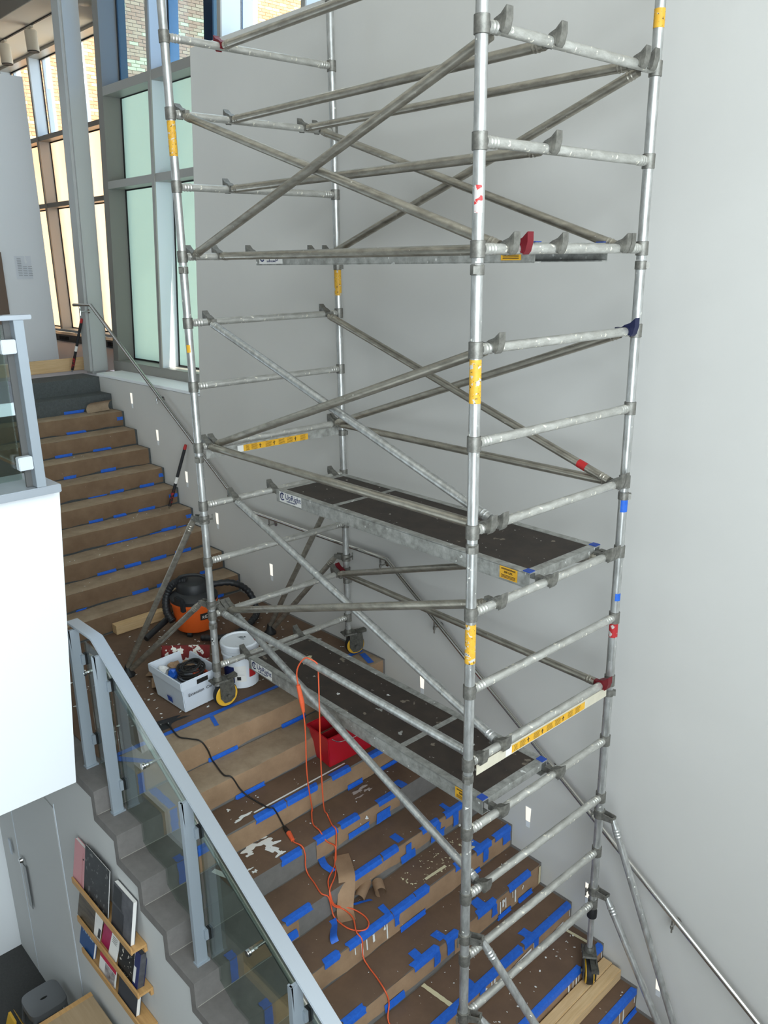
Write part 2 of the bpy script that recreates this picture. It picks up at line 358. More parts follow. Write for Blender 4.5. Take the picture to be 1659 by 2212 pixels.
# ---------------------------------------------------------------- paper on the steps, with tape, as one thing per step
TAPES = [('U1', 'b', -0.6, -0.36), ('U2', 'r', -0.10, -0.03), ('U2', 'b', -0.71, -0.49), ('U3', 'b', -0.55, -0.34), ('U3', 'b', -0.98, -0.79), ('U4', 'b', -0.62, -0.44), ('U4', 'b', -1.03, -0.89), ('U5', 'r', -0.08, -0.03), ('U5', 'b', -0.67, -0.51), ('U5', 'b', -0.32, -0.15), ('U5', 'c', -0.91, -0.7), ('U6', 'b', -0.78, -0.64), ('U6', 'b', -0.5, -0.31), ('U6', 'r', -0.13, -0.03), ('U6', 'b', -1.05, -0.9), ('U7', 'r', -0.1, -0.03), ('U7', 'c', -1.01, -0.68), ('U7', 'c', -0.54, -0.4), ('U7', 'b', -0.4, -0.23), ('U7', 'c', -0.22, -0.11), ('U8', 'b', -1.26, -1.07), ('U8', 'b', -0.98, -0.80), ('U8', 'b', -0.70, -0.52), ('U8', 'b', -0.42, -0.23), ('U9', 'b', -1.06, -0.89), ('U9', 'b', -0.8, -0.71), ('U9', 'b', -0.31, -0.23), ('U9', 'c', -1.62, -1.52), ('U10', 'r', -0.12, -0.04), ('U10', 'b', -0.3, -0.22),
 ('L0', 'b', -1.76, -1.51), ('L0', 'b', -1.11, -0.88), ('L1', 'b', -1.73, -1.48), ('L2', 'n', -1.75, -1.49), ('L2', 'n', -1.48, -1.21), ('L2', 'n', -1.08, -0.9), ('L2', 'n', -0.74, -0.56), ('L2', 'b', -0.94, -0.79), ('L2', 'b', -0.6, -0.41), ('L2', 'n', -2.2, -2.05),
 ('L3', 'n', -1.75, -1.58), ('L3', 'n', -1.46, -1.27), ('L3', 'n', -1.24, -1.07), ('L3', 'n', -0.88, -0.70), ('L3', 'p', -1.18, -0.98), ('L3', 'p', -0.91, -0.77), ('L3', 'e', -.64, -.58),
 ('L4', 'n', -1.94, -1.73), ('L4', 'n', -1.38, -1.11), ('L4', 'n', -1.10, -0.95), ('L4', 'r', -0.88, -0.83), ('L4', 'p', -0.93, -0.79), ('L4', 'n', -0.71, -0.53), ('L4', 'r', -0.57, -0.52), ('L4', 'p', -0.63, -0.48), ('L4', 'n', -0.46, -0.26), ('L4', 'r', -0.38, -0.32), ('L4', 't', -0.65, -0.6), ('L4', 't', -0.93, -0.87), ('L4', 't', -.42, -.37), ('L4', 'p', -2.02, -1.86),
 ('L5', 'n', -1.86, -1.74), ('L5', 'n', -1.67, -1.28), ('L5', 'n', -1.275, -1.06), ('L5', 'n', -1.055, -0.93), ('L5', 'r', -1.27, -1.225), ('L5', 'b', -1.22, -0.98), ('L5', 'n', -0.66, -0.58), ('L5', 'b', -0.46, -0.39), ('L5', 'n', -0.43, -0.26), ('L5', 'r', -0.36, -0.3), ('L5', 'n', -0.22, -0.03), ('L5', 'r', -0.13, -0.04), ('L5', 't', -1.32, -1.27), ('L5', 't', -.40, -.35),
 ('L6', 'n', -1.37, -1.13), ('L6', 'r', -1.18, -1.125), ('L6', 'n', -1.06, -0.94), ('L6', 'r', -1.055, -0.99), ('L6', 'n', -1.95, -1.78), ('L6', 'p', -1.63, -1.46), ('L6', 'n', -0.74, -0.54), ('L6', 'r', -0.595, -0.535), ('L6', 'n', -0.39, -0.14), ('L6', 'b', -0.53, -0.38), ('L6', 'b', -0.29, -0.13), ('L6', 't', -1.32, -1.25), ('L6', 't', -.70, -.62), ('L6', 't', -1.1, -1.03),
 ('L7', 'n', -2.15, -1.52), ('L7', 'n', -1.5, -.60), ('L7', 'n', -0.575, -0.03), ('L7', 'r', -1.05, -.99), ('L7', 'r', -0.475, -0.42), ('L7', 't', -0.52, -0.45), ('L7', 't', -1.13, -1.05), ('L7', 'b', -0.35, -0.03),
 ('L8', 'n', -1.7, -0.3), ('L8', 'n', -0.15, -0.03), ('L8', 'b', -1.7, -1.1), ('L9', 'n', -.9, -0.03), ('L9', 'b', -0.2, -0.03), ('L10', 'n', -0.6, -0.2), ('L10', 'b', -.3, -.05), ('L11', 'n', -.5, -.1)]
ORD = ['', 'first', 'second', 'third', 'fourth', 'fifth', 'sixth', 'seventh', 'eighth', 'ninth', 'tenth', 'eleventh', 'twelfth']
def wob(y, k, amp): return amp*(math.sin(y*7.3+k*1.7)+.6*math.sin(y*17.1+k*3.1)+.4*math.sin(y*31+k))
def sheet(pf, ya, yb, k, m, name, parent=None, edge=0, n=None):
    """pf(y) -> list of (x,z): ribbon of paper, thin, with a wavering crease"""
    n = n or max(4, int((yb-ya)/.06)); mb = MB(); cols = []
    for j in range(n+1):
        y = ya+(yb-ya)*j/n; cols.append([(x, y, z) for x, z in pf(y)])
    q = len(cols[0]); vs = [p for c in cols for p in c]
    fs = [(j*q+i, j*q+i+1, (j+1)*q+i+1, (j+1)*q+i) for j in range(n) for i in range(q-1)]
    mb.add(vs, fs); return mb.obj(name, m, parent, smooth=50)
def splat(pts_c, ux, uy, size, seed, parent, name='paint_splash', m=None, n=18, h=.0012):
    rr = random.Random(seed); c = Vector(pts_c); ux = Vector(ux); uy = Vector(uy); nz = ux.cross(uy).normalized()
    ph = [rr.uniform(0, 6.28) for _ in range(4)]; vs = [c+nz*h]
    for i in range(n):
        a = 2*math.pi*i/n; rad = .62+.2*math.sin(2*a+ph[0])+.16*math.sin(3*a+ph[1])+.16*math.sin(5*a+ph[2])+.1*rr.uniform(-1, 1)
        vs.append(c+(ux*math.cos(a)*size[0]+uy*math.sin(a)*size[1])*rad*.5+nz*h*.6)
    return MB().add(vs, [(0, 1+i, 1+(i+1) % n) for i in range(n)]).obj(name, m or M_paint, parent, smooth=0)
COVER = {}
def cover(st, tread, risers, mt, mr, drop=.018, label=None):
    up_ = st[0] == 'U'; i = int(st[1:])
    X = (XU if up_ else 0)+i*T_; Z = ((11-i) if up_ else -i)*R_
    ya, yb = tread; k = i*2.3+(0 if up_ else 9)
    xb = X-T_+.012 if not (st == 'L0') else X-.29
    full = bool(risers) and risers[0] == 'fold'
    t0 = .0035
    if full:
        pf = lambda y: [(xb+wob(y, k, .004), Z+t0+.001), (X-.14, Z+t0+abs(wob(y, k, .003))), (X-.02, Z+t0+.002+abs(wob(y, k+2, .0025))), (X+.002+wob(y, k, .0025), Z+t0-.002+abs(wob(y, k+6, .0015))), (X+.008+abs(wob(y, k+1, .003)), Z-.03), (X+.006+abs(wob(y, k+4, .004)), Z-R_*.6), (X+.005+abs(wob(y, k+7, .003)), Z-R_+drop+wob(y, k+5, .006))]
        pf2 = lambda y: pf(y)[:4]; pr = lambda y: pf(y)[3:]
        root = sheet(pf2, ya, yb, k, mt, 'paper_cover')
        sheet(pr, ya, yb, k, mr, 'riser_paper', root)
    else:
        pf = lambda y: [(xb+wob(y, k, .003), Z+t0+.001), (X-.14, Z+t0+abs(wob(y, k, .0016))), (X-.012, Z+t0+.001), (X+.0015+wob(y, k, .002), Z+t0-.001)]
        root = sheet(pf, ya, yb, k, mt, 'paper_cover')
        for j, (a, b, z0, z1) in enumerate(risers):
            pr = lambda y: [(X+.003, Z-z0+wob(y, k+j, .002)), (X+.006+abs(wob(y, k+j, .002)), Z-(z0+z1)/2), (X+.005+abs(wob(y, k+j+2, .003)), Z-z1+wob(y, k+j*3, .006))]
            sheet(pr, a, b, k, mr, 'riser_paper', root)
    root['label'] = label or (f"dusty kraft paper folded over the {ORD[11-i]} step up from the landing" if up_ else f"brown paper taped over the {ORD[i]} step down from the landing")
    root['category'] = 'paper'; root['group'] = 'paper sheets protecting the stair'
    COVER[st] = (root, X, Z); return root
for i in range(2, 11): cover(f'U{i}', (-2.45, -.03), ['fold'], M_dust, M_kraftd)
cover('L0', (-2.30, -.03), ['fold'], M_dust, M_kraft, label='kraft paper strip wrapped over the front edge of the landing')
cover('L1', (-2.28, -.03), ['fold'], M_dust, M_kraft)
cover('L2', (-2.06, -.03), [(-2.33, -.03, .012, .165)], M_rosin, M_kraft)
cover('L3', (-2.12, -.03), [(-1.46, -1.275, .002, .15), (-1.27, -.66, .004, .135)], M_rosin, M_kraft)
cover('L4', (-2.0, -.03), [(-2.33, -1.84, .004, .165), (-1.40, -.30, .004, .12)], M_rosin, M_kraft)
cover('L5', (-2.02, -.03), [(-2.3, -.03, .004, .172)], M_rosin, M_kraft)
cover('L6', (-2.08, -.03), [(-1.98, -.98, .004, .135), (-.975, -.03, .004, .17)], M_rosin, M_kraft)
for i in range(7, 12): cover(f'L{i}', (-2.25, -.03), [(-2.2, -.03, .004, .172)], M_rosin, M_kraft)
for n_, (st, kd, a, b) in enumerate(TAPES):
    key = st if st in COVER else ('U2' if st == 'U1' else None)
    if key is None: continue
    root, X, Z = COVER[key]
    if st == 'U1': X -= T_; Z += R_
    rr = random.Random(n_*7+1); j = lambda s=.004: rr.uniform(-s, s); sk = rr.uniform(-.012, .012); e = .010
    if kd == 'n': prof = [(X-.030+j(), Z+.008), (X-.012, Z+.0085), (X+.006, Z+.006), (X+e+.001, Z-.012), (X+e+.002, Z-.032+j())]
    elif kd == 'b': prof = [(X+e+.004, Z-R_+.036+j()), (X+e+.005, Z-R_+.016), (X+.016, Z-R_+.010), (X+.028+j(), Z-R_+.0075)]
    elif kd == 'c': prof = [(X+e+.003, Z-R_+.018+j()), (X+.014, Z-R_+.010), (X+.022, Z-R_+.0075)]
    elif kd == 'p': prof = [(X+e+.004, Z-.085+j(.01)), (X+e+.006, Z-.11), (X+e+.007+abs(j(.01)), Z-.148+j(.012))]
    elif kd == 'r': prof = [(X+e+.003, Z-.022), (X+e+.004, Z-.07), (X+e+.006, Z-.125+j(.02))]
    elif kd == 't': prof = [(X-.10+j(.015), Z+.008), (X-.05, Z+.0085), (X-.02, Z+.0095)]
    elif kd == 'e': prof = [(X-.09, Z+.008), (X-.04, Z+.012), (X+.004, Z+.008)]
    m_ = 5; mb = MB(); q = len(prof); vs = []
    if kd == 'r' and st[0] == 'U': prof = [(X+e+.003, Z-.055), (X+e+.004, Z-.075), (X+e+.005, Z-.095)]
    for t in range(m_+1):
        y = a+(b-a)*t/m_; js = 1 if 0 < t < m_ else 0
        for i_, (x, z) in enumerate(prof): vs.append((x, min(y+(sk*(i_/(q-1)-.5) if kd != 'r' else 0)+(rr.uniform(-.006, .006) if not js else 0), -.022), z+(rr.uniform(-.002, .003) if kd in 'pr' and i_ == q-1 else 0)))
    vs2 = [(x+.0006, y, z+.0006) for x, y, z in vs]
    mb.add(vs2, [(t*q+i_, t*q+i_+1, (t+1)*q+i_+1, (t+1)*q+i_) for t in range(m_) for i_ in range(q-1)])
    mb.obj('tape_strip', M_tape, root, smooth=50)
def strip(name, p, q, w_, m, parent, nrm=(0, 0, 1), seed=0, n=5):
    p, q = Vector(p), Vector(q); dr = q-p; s_ = Vector(nrm).cross(dr).normalized()*w_*.5; rr = random.Random(seed); vs = []
    for t in range(n+1):
        c = p+dr*t/n; k = 1+rr.uniform(-.12, .12); vs += [c-s_*k, c+s_*k]
    return MB().add(vs, [(2*t, 2*t+1, 2*t+3, 2*t+2) for t in range(n)]).obj(name, m, parent, smooth=0)
# landing sheets and its long tape line
LP = sheet(lambda y: [(-2.14+wob(y, 1, .003), .0035), (-1.5, .0045+abs(wob(y, 2, .002))), (-.9, .0035+abs(wob(y, 4, .002))), (-.3, .005), (-.255+wob(y, 3, .004), .0055)], -2.40, -.03, 1, M_rosin, 'landing_paper')
tag(LP, 'red brown paper sheet covering the landing floor under the scaffold', 'paper', 'paper sheets protecting the stair')
strip('tape_strip', (-.272, -2.30, .0095), (-.262, -1.72, .0095), .042, M_tape, LP, seed=1)
strip('tape_strip', (-.266, -1.74, .0098), (-.258, -.60, .0098), .040, M_tape, LP, seed=2)
strip('tape_strip', (-.262, -.62, .0096), (-.25, -.04, .0096), .045, M_tape, LP, seed=3)
strip('tape_strip', (-.24, -1.56, .0105), (-.10, -1.60, .0108), .035, M_tape, LP, seed=4)
strip('tape_strip', (-.20, -.08, .0105), (-.02, -.14, .0108), .05, M_tape, COVER['L0'][0], seed=5)
strip('tape_strip', (-.25, -2.33, .009), (-.02, -2.16, .0105), .05, M_tape, COVER['L0'][0], seed=6)
strip('tape_strip', (.0115, -2.27, -.01), (.0125, -2.27, -.165), .045, M_tape, COVER['L0'][0], nrm=(1, 0, 0), seed=7)
strip('tape_strip', (T_-.27, -2.20, -R_+.0095), (T_+.004, -2.20, -R_+.0095), .055, M_tape, COVER['L1'][0], seed=8)
strip('tape_strip', (T_+.0125, -2.20, -R_), (T_+.0135, -2.20, -R_*1.93), .055, M_tape, COVER['L1'][0], nrm=(1, 0, 0), seed=9)
for kk, yy in ((2, -2.32), (4, -2.33), (5, -2.29)):
    strip('tape_strip', (kk*T_+.013, yy, -kk*R_+.004), (kk*T_+.014, yy, -kk*R_-.16), .055, M_tape, COVER[f'L{kk}'][0], nrm=(1, 0, 0), seed=kk)
    strip('tape_strip', (kk*T_-.05, yy, -kk*R_+.009), (kk*T_+.013, yy, -kk*R_+.0095), .055, M_tape, COVER[f'L{kk}'][0], seed=kk+20)
# dirt patch, caulk lines and paint splashes
splat((-.40, -1.86, .0062), (1, 0, 0), (0, 1, 0), (.17, .6), 3, LP, 'dirt_stain', M_vac, h=.0006)
def line_splat(p, q, wd, m, parent, seed):
    strip('paint_line', p, q, wd, m, parent, seed=seed, n=12)
line_splat((2*T_-.055, -1.72, -2*R_+.0075), (2*T_-.055, -.9, -2*R_+.0075), .014, M_paint, COVER['L2'][0], 11)
splat((2*T_-.07, -1.80, -2*R_+.0070), (1, 0, 0), (0, 1, 0), (.05, .22), 12, COVER['L2'][0])
splat((2*T_-.2, -1.83, -2*R_+.0068), (1, 0, 0), (0, 1, 0), (.035, .05), 13, COVER['L2'][0])
splat((2*T_-.04, -2.02, -2*R_+.0068), (1, 0, 0), (0, 1, 0), (.04, .05), 14, COVER['L2'][0])
r3 = COVER['L3'][0]
for (x, y, sx, sy, sd) in ((.60, -1.79, .10, .34, 20), (.66, -1.70, .07, .22, 21), (.72, -1.72, .16, .10, 22), (.56, -1.72, .06, .16, 23), (.78, -1.71, .06, .10, 24), (.64, -1.86, .05, .12, 25), (.80, -1.93, .05, .05, 26), (.76, -1.95, .03, .09, 27), (.68, -1.99, .08, .07, 28)):
    splat((x, y, -3*R_+.0068), (1, 0, 0), (0, 1, 0), (sx*.95, sy*.95), sd, r3)
for (x, y, sx, sy, sd) in ((.64, -.88, .06, .2, 30), (.68, -.83, .05, .1, 31), (.70, -.93, .02, .14, 32)):
    splat((x, y, -3*R_+.0066), (1, 0, 0), (0, 1, 0), (sx, sy), sd, r3, m=mat('thin_paint', (178, 166, 158), .6))
splat((3*T_+.012, -1.0, -3*R_-.055), (0, 1, 0), (0, 0, 1), (.045, .045), 33, r3); splat((3*T_+.012, -1.06, -3*R_-.075), (0, 1, 0), (0, 0, 1), (.014, .014), 34, r3)
strip('paint_line', (2*T_+.04, -2.12, -3*R_+.008), (3*T_-.03, -2.05, -3*R_+.008), .035, M_paint, r3, seed=35, n=8)
splat((4*T_+.013, -.30, -5*R_+.008), (1, 0, 0), (0, 1, 0), (.04, .05), 36, COVER['L4'][0])
def flecks(name, n, x0, x1, y0, y1, z, s, m, parent, seed, label=None):
    rr = random.Random(seed); mb = MB()
    for _ in range(n):
        x, y = rr.uniform(x0, x1), rr.uniform(y0, y1); a = rr.uniform(0, 6.28); L = s*rr.uniform(.4, 1.3); W_ = L*rr.uniform(.25, .8); pts = []
        for k in range(6):
            t = 2*math.pi*k/6; rr2 = rr.uniform(.6, 1.1)
            pts.append((x+math.cos(a)*math.cos(t)*L*rr2-math.sin(a)*math.sin(t)*W_*rr2, y+math.sin(a)*math.cos(t)*L*rr2+math.cos(a)*math.sin(t)*W_*rr2, z+rr.uniform(0, .003)))
        mb.add(pts, [tuple(range(6))])
    o = mb.obj(name, m, parent, smooth=0); o['kind'] = 'stuff'
    if label: tag(o, label, 'paint chips')
    return o
flecks('paint_chips', 230, -1.95, -.35, -2.3, -.1, .0085, .016, M_paint, None, 5, 'white paint chips scattered over the brown landing paper')
for k, (n, y0, y1, s, m) in {2: (14, -1.9, -.8, .008, M_paint), 3: (14, -1.6, -.4, .007, M_paint), 4: (10, -1.7, -.3, .006, M_paint), 5: (90, -1.05, -.35, .009, M_cream), 6: (12, -1.6, -.1, .006, M_paint), 7: (12, -1.5, -.1, .006, M_paint), 8: (36, -1.3, -.1, .009, M_paint), 9: (14, -.7, -.1, .007, M_paint)}.items():
    flecks('paint_flecks', n, (k-1)*T_+.04, k*T_-.03, y0, y1, -k*R_+.0075, s, m, COVER[f'L{k}'][0], 40+k)
for k in (4, 7, 8, 9): flecks('paint_flecks', 10, XU+k*T_-.24, XU+k*T_-.03, -1.6, -.2, (11-k)*R_+.007, .010, M_paint, COVER[f'U{k}'][0], 60+k)
# cream caulk dribbles and paint lines on lower steps
strip('paint_line', (5*T_-.05, -.62, -5*R_+.0085), (5*T_-.04, -.40, -5*R_+.0085), .022, M_cream, COVER['L5'][0], seed=50, n=8)
strip('paint_line', (5*T_-.06, -.90, -5*R_+.0085), (5*T_-.05, -.70, -5*R_+.0085), .022, M_cream, COVER['L5'][0], seed=51, n=8)
strip('paint_line', (7*T_-.26, -1.30, -7*R_+.0085), (7*T_-.02, -1.28, -7*R_+.0085), .03, M_cream, COVER['L7'][0], seed=52, n=9)
strip('paint_line', (8*T_-.27, -.10, -8*R_+.0085), (8*T_-.06, -.08, -8*R_+.0085), .022, M_cream, COVER['L8'][0], seed=53, n=8)
strip('paint_line', (6*T_+.012, -.035, -6*R_-.01), (6*T_+.012, -.035, -6*R_-.16), .024, M_cream, COVER['L6'][0], nrm=(1, 0, 0), seed=54, n=8)
for k, ys in ((5, (-1.62, -1.56, -1.52, -1.46, -1.34)), (6, (-.36, -.33, -.44, -.47, -.50)), (7, (-.05, -.9, -.93, -.47)), (8, (-.05, -.36, -.40, -.45, -.33)), (9, (-.06, -.2, -.25))):
    root, X, Z = COVER[f'L{k}']
    for q_, y in enumerate(ys):
        L = .05+.08*((q_*37 % 10)/10); strip('paint_drip', (X+.0125, y, Z-.035), (X+.0135, y+.004, Z-.04-L), .008+.014*((q_*53 % 7)/7), M_paint, root, nrm=(1, 0, 0), seed=q_+k*9, n=5)
for k, a, b, z0 in ((7, -.72, -.50, .07), (7, -.95, -.62, .10), (7, -.38, -.12, .10), (7, -1.0, -.98, .05)):
    root, X, Z = COVER[f'L{k}']
    strip('paint_line', (X+.013, a, Z-z0-.02), (X+.013, b, Z-z0), .022, M_paint, root, nrm=(1, 0, 0), seed=int(a*100) % 50, n=7)
splat((6*T_+.0125, -.46, -6*R_-.05), (0, 1, 0), (0, 0, 1), (.03, .05), 71, COVER['L6'][0]); splat((6*T_+.0125, -.24, -6*R_-.07), (0, 1, 0), (0, 0, 1), (.03, .05), 72, COVER['L6'][0])
splat((5*T_+.0125, -1.36, -5*R_-.05), (0, 1, 0), (0, 0, 1), (.02, .08), 73, COVER['L5'][0])

# ---------------------------------------------------------------- loose paper, curls and torn strip
def ribbon(name, pts, w_, m, side=(0, 1, 0), label=None, cat='paper', thick=.0008):
    P = smooth_path(pts, 5); s_ = Vector(side).normalized()*w_*.5; vs = []
    for p in P: vs += [p-s_, p+s_]
    n = len(P); o = MB().add(vs, [(2*t, 2*t+1, 2*t+3, 2*t+2) for t in range(n-1)]).obj(name, m, None, smooth=60)
    return tag(o, label, cat)
ribbon('paper_strip', [(.91, -1.30, -4*R_+.012), (1.02, -1.36, -4*R_+.02), (1.115, -1.42, -4*R_+.018), (1.15, -1.46, -4*R_-.07), (1.17, -1.49, -5*R_+.015), (1.25, -1.54, -5*R_+.010)], .115, M_kraft, (.45, .9, 0), 'long torn kraft paper strip hanging over the bare concrete step edge')
ribbon('tape_curl', [(.84, -1.42, -4*R_+.02), (.92, -1.45, -4*R_+.018), (1.0, -1.44, -4*R_+.012)], .05, M_tape, (.3, .9, .1), 'loose blue tape length lying along the torn paper strip', 'tape')
ribbon('tape_curl', [(1.17, -1.60, -5*R_+.012), (1.22, -1.63, -5*R_+.010), (1.30, -1.70, -5*R_+.03), (1.33, -1.71, -5*R_+.012)], .05, M_tape, (.4, .9, .3), 'blue tape curl lying on the step below the orange cord loop', 'tape')
ribbon('tape_curl', [(1.17, -1.42, -5*R_+.014), (1.20, -1.36, -5*R_+.02), (1.22, -1.30, -5*R_+.012)], .028, M_tape, (.9, .2, .1), 'short twisted blue tape scrap beside the curled kraft paper', 'tape')
for j, (x, y, a) in enumerate(((-1.10, -1.52, .4), (-.98, -1.60, -.5))):
    ca_, sa_ = math.cos(a), math.sin(a)
    ribbon('paper_scrap', [(x-.11*ca_, y-.11*sa_, .012), (x-.03*ca_, y-.03*sa_, .035+.02*j), (x+.05*ca_, y+.05*sa_, .014), (x+.12*ca_, y+.12*sa_, .045)], .12-.03*j, M_kraft, (-sa_, ca_, .2), ['creased kraft paper scrap by the outrigger foot on the landing', 'smaller creased kraft paper scrap between outrigger foot and tote'][j])
def curl(c, r, L, ax, arc0, arc1, label):
    a = Vector(ax).normalized(); e = Vector((0, 0, 1)); g = a.cross(e).normalized(); n = 14; vs = []
    for j in (0, 1):
        for i in range(n+1):
            t = arc0+(arc1-arc0)*i/n; rr = r*(1+.12*i/n); vs.append(Vector(c)+a*L*(j-.5)+g*math.cos(t)*rr+e*(math.sin(t)*rr+r))
    tag(MB().add(vs, [(i, i+1, n+2+i, n+1+i) for i in range(n)]).obj('paper_curl', M_kraft, None, smooth=60), label, 'paper')
curl((1.20, -1.21, -5*R_+.006), .036, .10, (.85, -.5, 0), -1.5, 3.6, 'short curled brown paper tube standing alone on the paint flecked step')
curl((1.145, -1.31, -5*R_+.006), .036, .17, (-.5, .86, 0), -.2, 2.9, 'half curled kraft paper flap lying against the concrete riser')
ribbon('paper_flap', [(XU+2*T_-.14, -.24, 9*R_+.012), (XU+2*T_-.17, -.24, 9*R_+.05), (XU+2*T_-.17, -.22, 9*R_+.10), (XU+2*T_-.12, -.20, 9*R_+.13)], .26, M_dust, (.1, .9, .05), 'curled up kraft paper end below the two bare dark steps')

# ================================================================ SCAFFOLD
PH = -.0265; SAX, SAY, SZA, SS, SW, SL = 2.2327, -1.5139, 4.5463, .4185, 1.2744, 2.5334
EU = Vector((math.cos(PH), math.sin(PH), 0)); EV = Vector((-math.sin(PH), math.cos(PH), 0)); EZ = Vector((0, 0, 1))
def sc(u, v, k): return Vector((SAX, SAY, SZA-k*SS))+EU*u+EV*v
TW = thing('scaffold_tower', 'tall aluminium rolling scaffold tower standing over the stair landing', 'scaffold', sc(-SL/2, SW/2, 12))
RP = .0262
corners = {'A': (0, 0), 'B': (0, SW), 'C': (-SL, 0), 'D': (-SL, SW)}
bot = {'A': 13.35, 'B': 13.2, 'C': 10.38, 'D': 10.26}
collar = MB().lathe((0, 0, 0), [(.0268, -.036), (.0325, -.034), (.0325, .034), (.0268, .036)], n=18).mesh('collar', M_cast)
clip = MB().lathe((0, 0, 0), [(.0268, -.022), (.0305, -.02), (.0305, .02), (.0268, .022)], n=16).box(.026, -.014, -.016, .042, .014, .016).mesh('lock_clip', M_cast)
posts = {}
for nm, (u, v) in corners.items():
    cuts = [-1.3, 3.14, 6.14, 9.14, bot[nm]]
    for j in range(4):
        k0, k1 = cuts[j], cuts[j+1]
        mb = MB().tube(sc(u, v, k0)-EZ*(.001 if j else 0), sc(u, v, k1)+EZ*.002, RP, n=18)
        p = mb.obj('post', M_gal, TW); posts[nm, j] = p
        for k in range(-1, 14):
            if k0 < k < k1: link('collar', collar, p, None).matrix_basis = Matrix.Translation(sc(u, v, k))
        if j:
            link('lock_clip', clip, p).matrix_basis = Matrix.Translation(sc(u, v, k0+.06)) @ Matrix.Rotation(PH+(-.9 if nm in 'AC' else .6), 4, 'Z')
def sleeve(nm, j, k0, k1, m, name, a0=0, a1=6.2, rr=.0006):
    u, v = corners[nm]; c0, c1 = sc(u, v, k0), sc(u, v, k1); n = 20; vs = []
    for c in (c0, c1): vs += [c+Vector((math.cos(a0+(a1-a0)*i/n), math.sin(a0+(a1-a0)*i/n), 0))*(RP+rr) for i in range(n+1)]
    return MB().add(vs, [(i, i+1, n+2+i, n+1+i) for i in range(n)]).obj(name, m, posts[nm, j], smooth=60)
M_lab = specks(specks(mat('worn_label', (226, 176, 56), .5, nscale=30, col2=(214, 158, 42)), (196, 194, 186), 34, .60), (70, 58, 30), 90, .64)
for nm, j, k0, k1 in (('A', 1, 4.10, 4.56), ('A', 2, 7.12, 7.62), ('C', 0, 1.10, 1.58), ('D', 1, 3.19, 3.69), ('B', 0, .38, .58)):
    s_ = sleeve(nm, j, k0, k1, M_lab, 'warning_label', -2.9, .6)
    s_['label'] = 'worn yellow warning label'
sleeve('A', 0, 2.40, 2.66, specks(mat('red_mark_worn', (206, 198, 194), .5), (206, 60, 60), 40, .56), 'red_marking', -1.6, -.2)
sleeve('C', 1, 4.33, 4.45, M_yel, 'number_sticker', -1.5, -.4)
for z_, a_ in ((9.42, -.9), (9.95, -.8)): sleeve('C', 3, z_, z_+.13, specks(mat('scribble%d' % (z_*10), (186, 186, 182), .5), (30, 28, 26), 60, .52), 'marker_scribble', a_-.5, a_+.3)
sleeve('B', 1, 6.16, 6.42, M_tape, 'tape_wrap', -1.5, .5); sleeve('B', 2, 7.62, 7.73, M_tape, 'tape_wrap', -1.2, .3)
sleeve('B', 2, 8.02, 8.30, specks(mat('red_band_worn', (190, 186, 180), .5), (176, 40, 44), 26, .45), 'red_marking', -2.4, .6)
# rungs
r_ = MB().tube((0, .03, 0), (0, SW-.03, 0), .0232, n=16)
for y in (.055, .075, .095, SW-.055, SW-.075, SW-.095): r_.lathe((0, y, 0), [(.0232, -.007), (.0262, 0), (.0232, .007)], n=16, axis=(0, 1, 0))
rung = r_.mesh('rung', M_rung)
Rz_ = Matrix.Rotation(PH, 4, 'Z')
for u, ks in ((0, range(-1, 14)), (-SL, range(-1, 11))):
    for k in ks: link('rung', rung, TW).matrix_basis = Matrix.Translation(sc(u, 0, k)) @ Rz_
# hooks: claw over the rung with a fin (local: +x outward, y along the rung)
hk = MB()
n = 12; ar = [math.radians(-35+250*i/n) for i in range(n+1)]
vs = []
for y in (-.024, .024):
    for rr in (.0245, .0315): vs += [(math.cos(a)*rr, y, math.sin(a)*rr) for a in ar]
m1 = n+1; fs = []
for i in range(n):
    fs += [(m1+i, m1+i+1, 3*m1+i+1, 3*m1+i), (i, i+1, 2*m1+i+1, 2*m1+i), (i, i+1, m1+i+1, m1+i), (2*m1+i, 2*m1+i+1, 3*m1+i+1, 3*m1+i)]
hk.add(vs, fs)
hk.prism([(-.026, .020), (-.006, .035), (.026, .046), (.056, .072), (.057, .030), (.046, -.010), (.032, -.024), (.024, .006), (0, .026)], (0, -.021, 0), (1, 0, 0), (0, 0, 1), (0, .042, 0))
hk.prism([(-.026, .018), (-.066, .020), (-.066, -.020), (-.028, -.014)], (0, -.016, 0), (1, 0, 0), (0, 0, 1), (0, .032, 0))
hook = hk.mesh('hook', M_cast, smooth=40)
M_hookd = {n: mat('hook_'+n, c, .5, .3) for n, c in (('red', (118, 26, 36)), ('navy', (34, 38, 72)))}
def hook_at(parent, p, out, dirv, paint=None):
    """out = +1: outward along +u"""
    d_ = Vector(dirv).normalized(); x = EU*out; pitch = math.atan2(d_.z, d_.dot(EU)*1.0) if False else 0
    M = Matrix.Translation(p) @ Matrix.Rotation(PH+(0 if out > 0 else math.pi), 4, 'Z')
    me = hook
    if paint:
        me = hook.copy(); me.materials.clear(); me.materials.append(M_hookd[paint])
    o = link('hook', me, parent); o.matrix_basis = M; return o
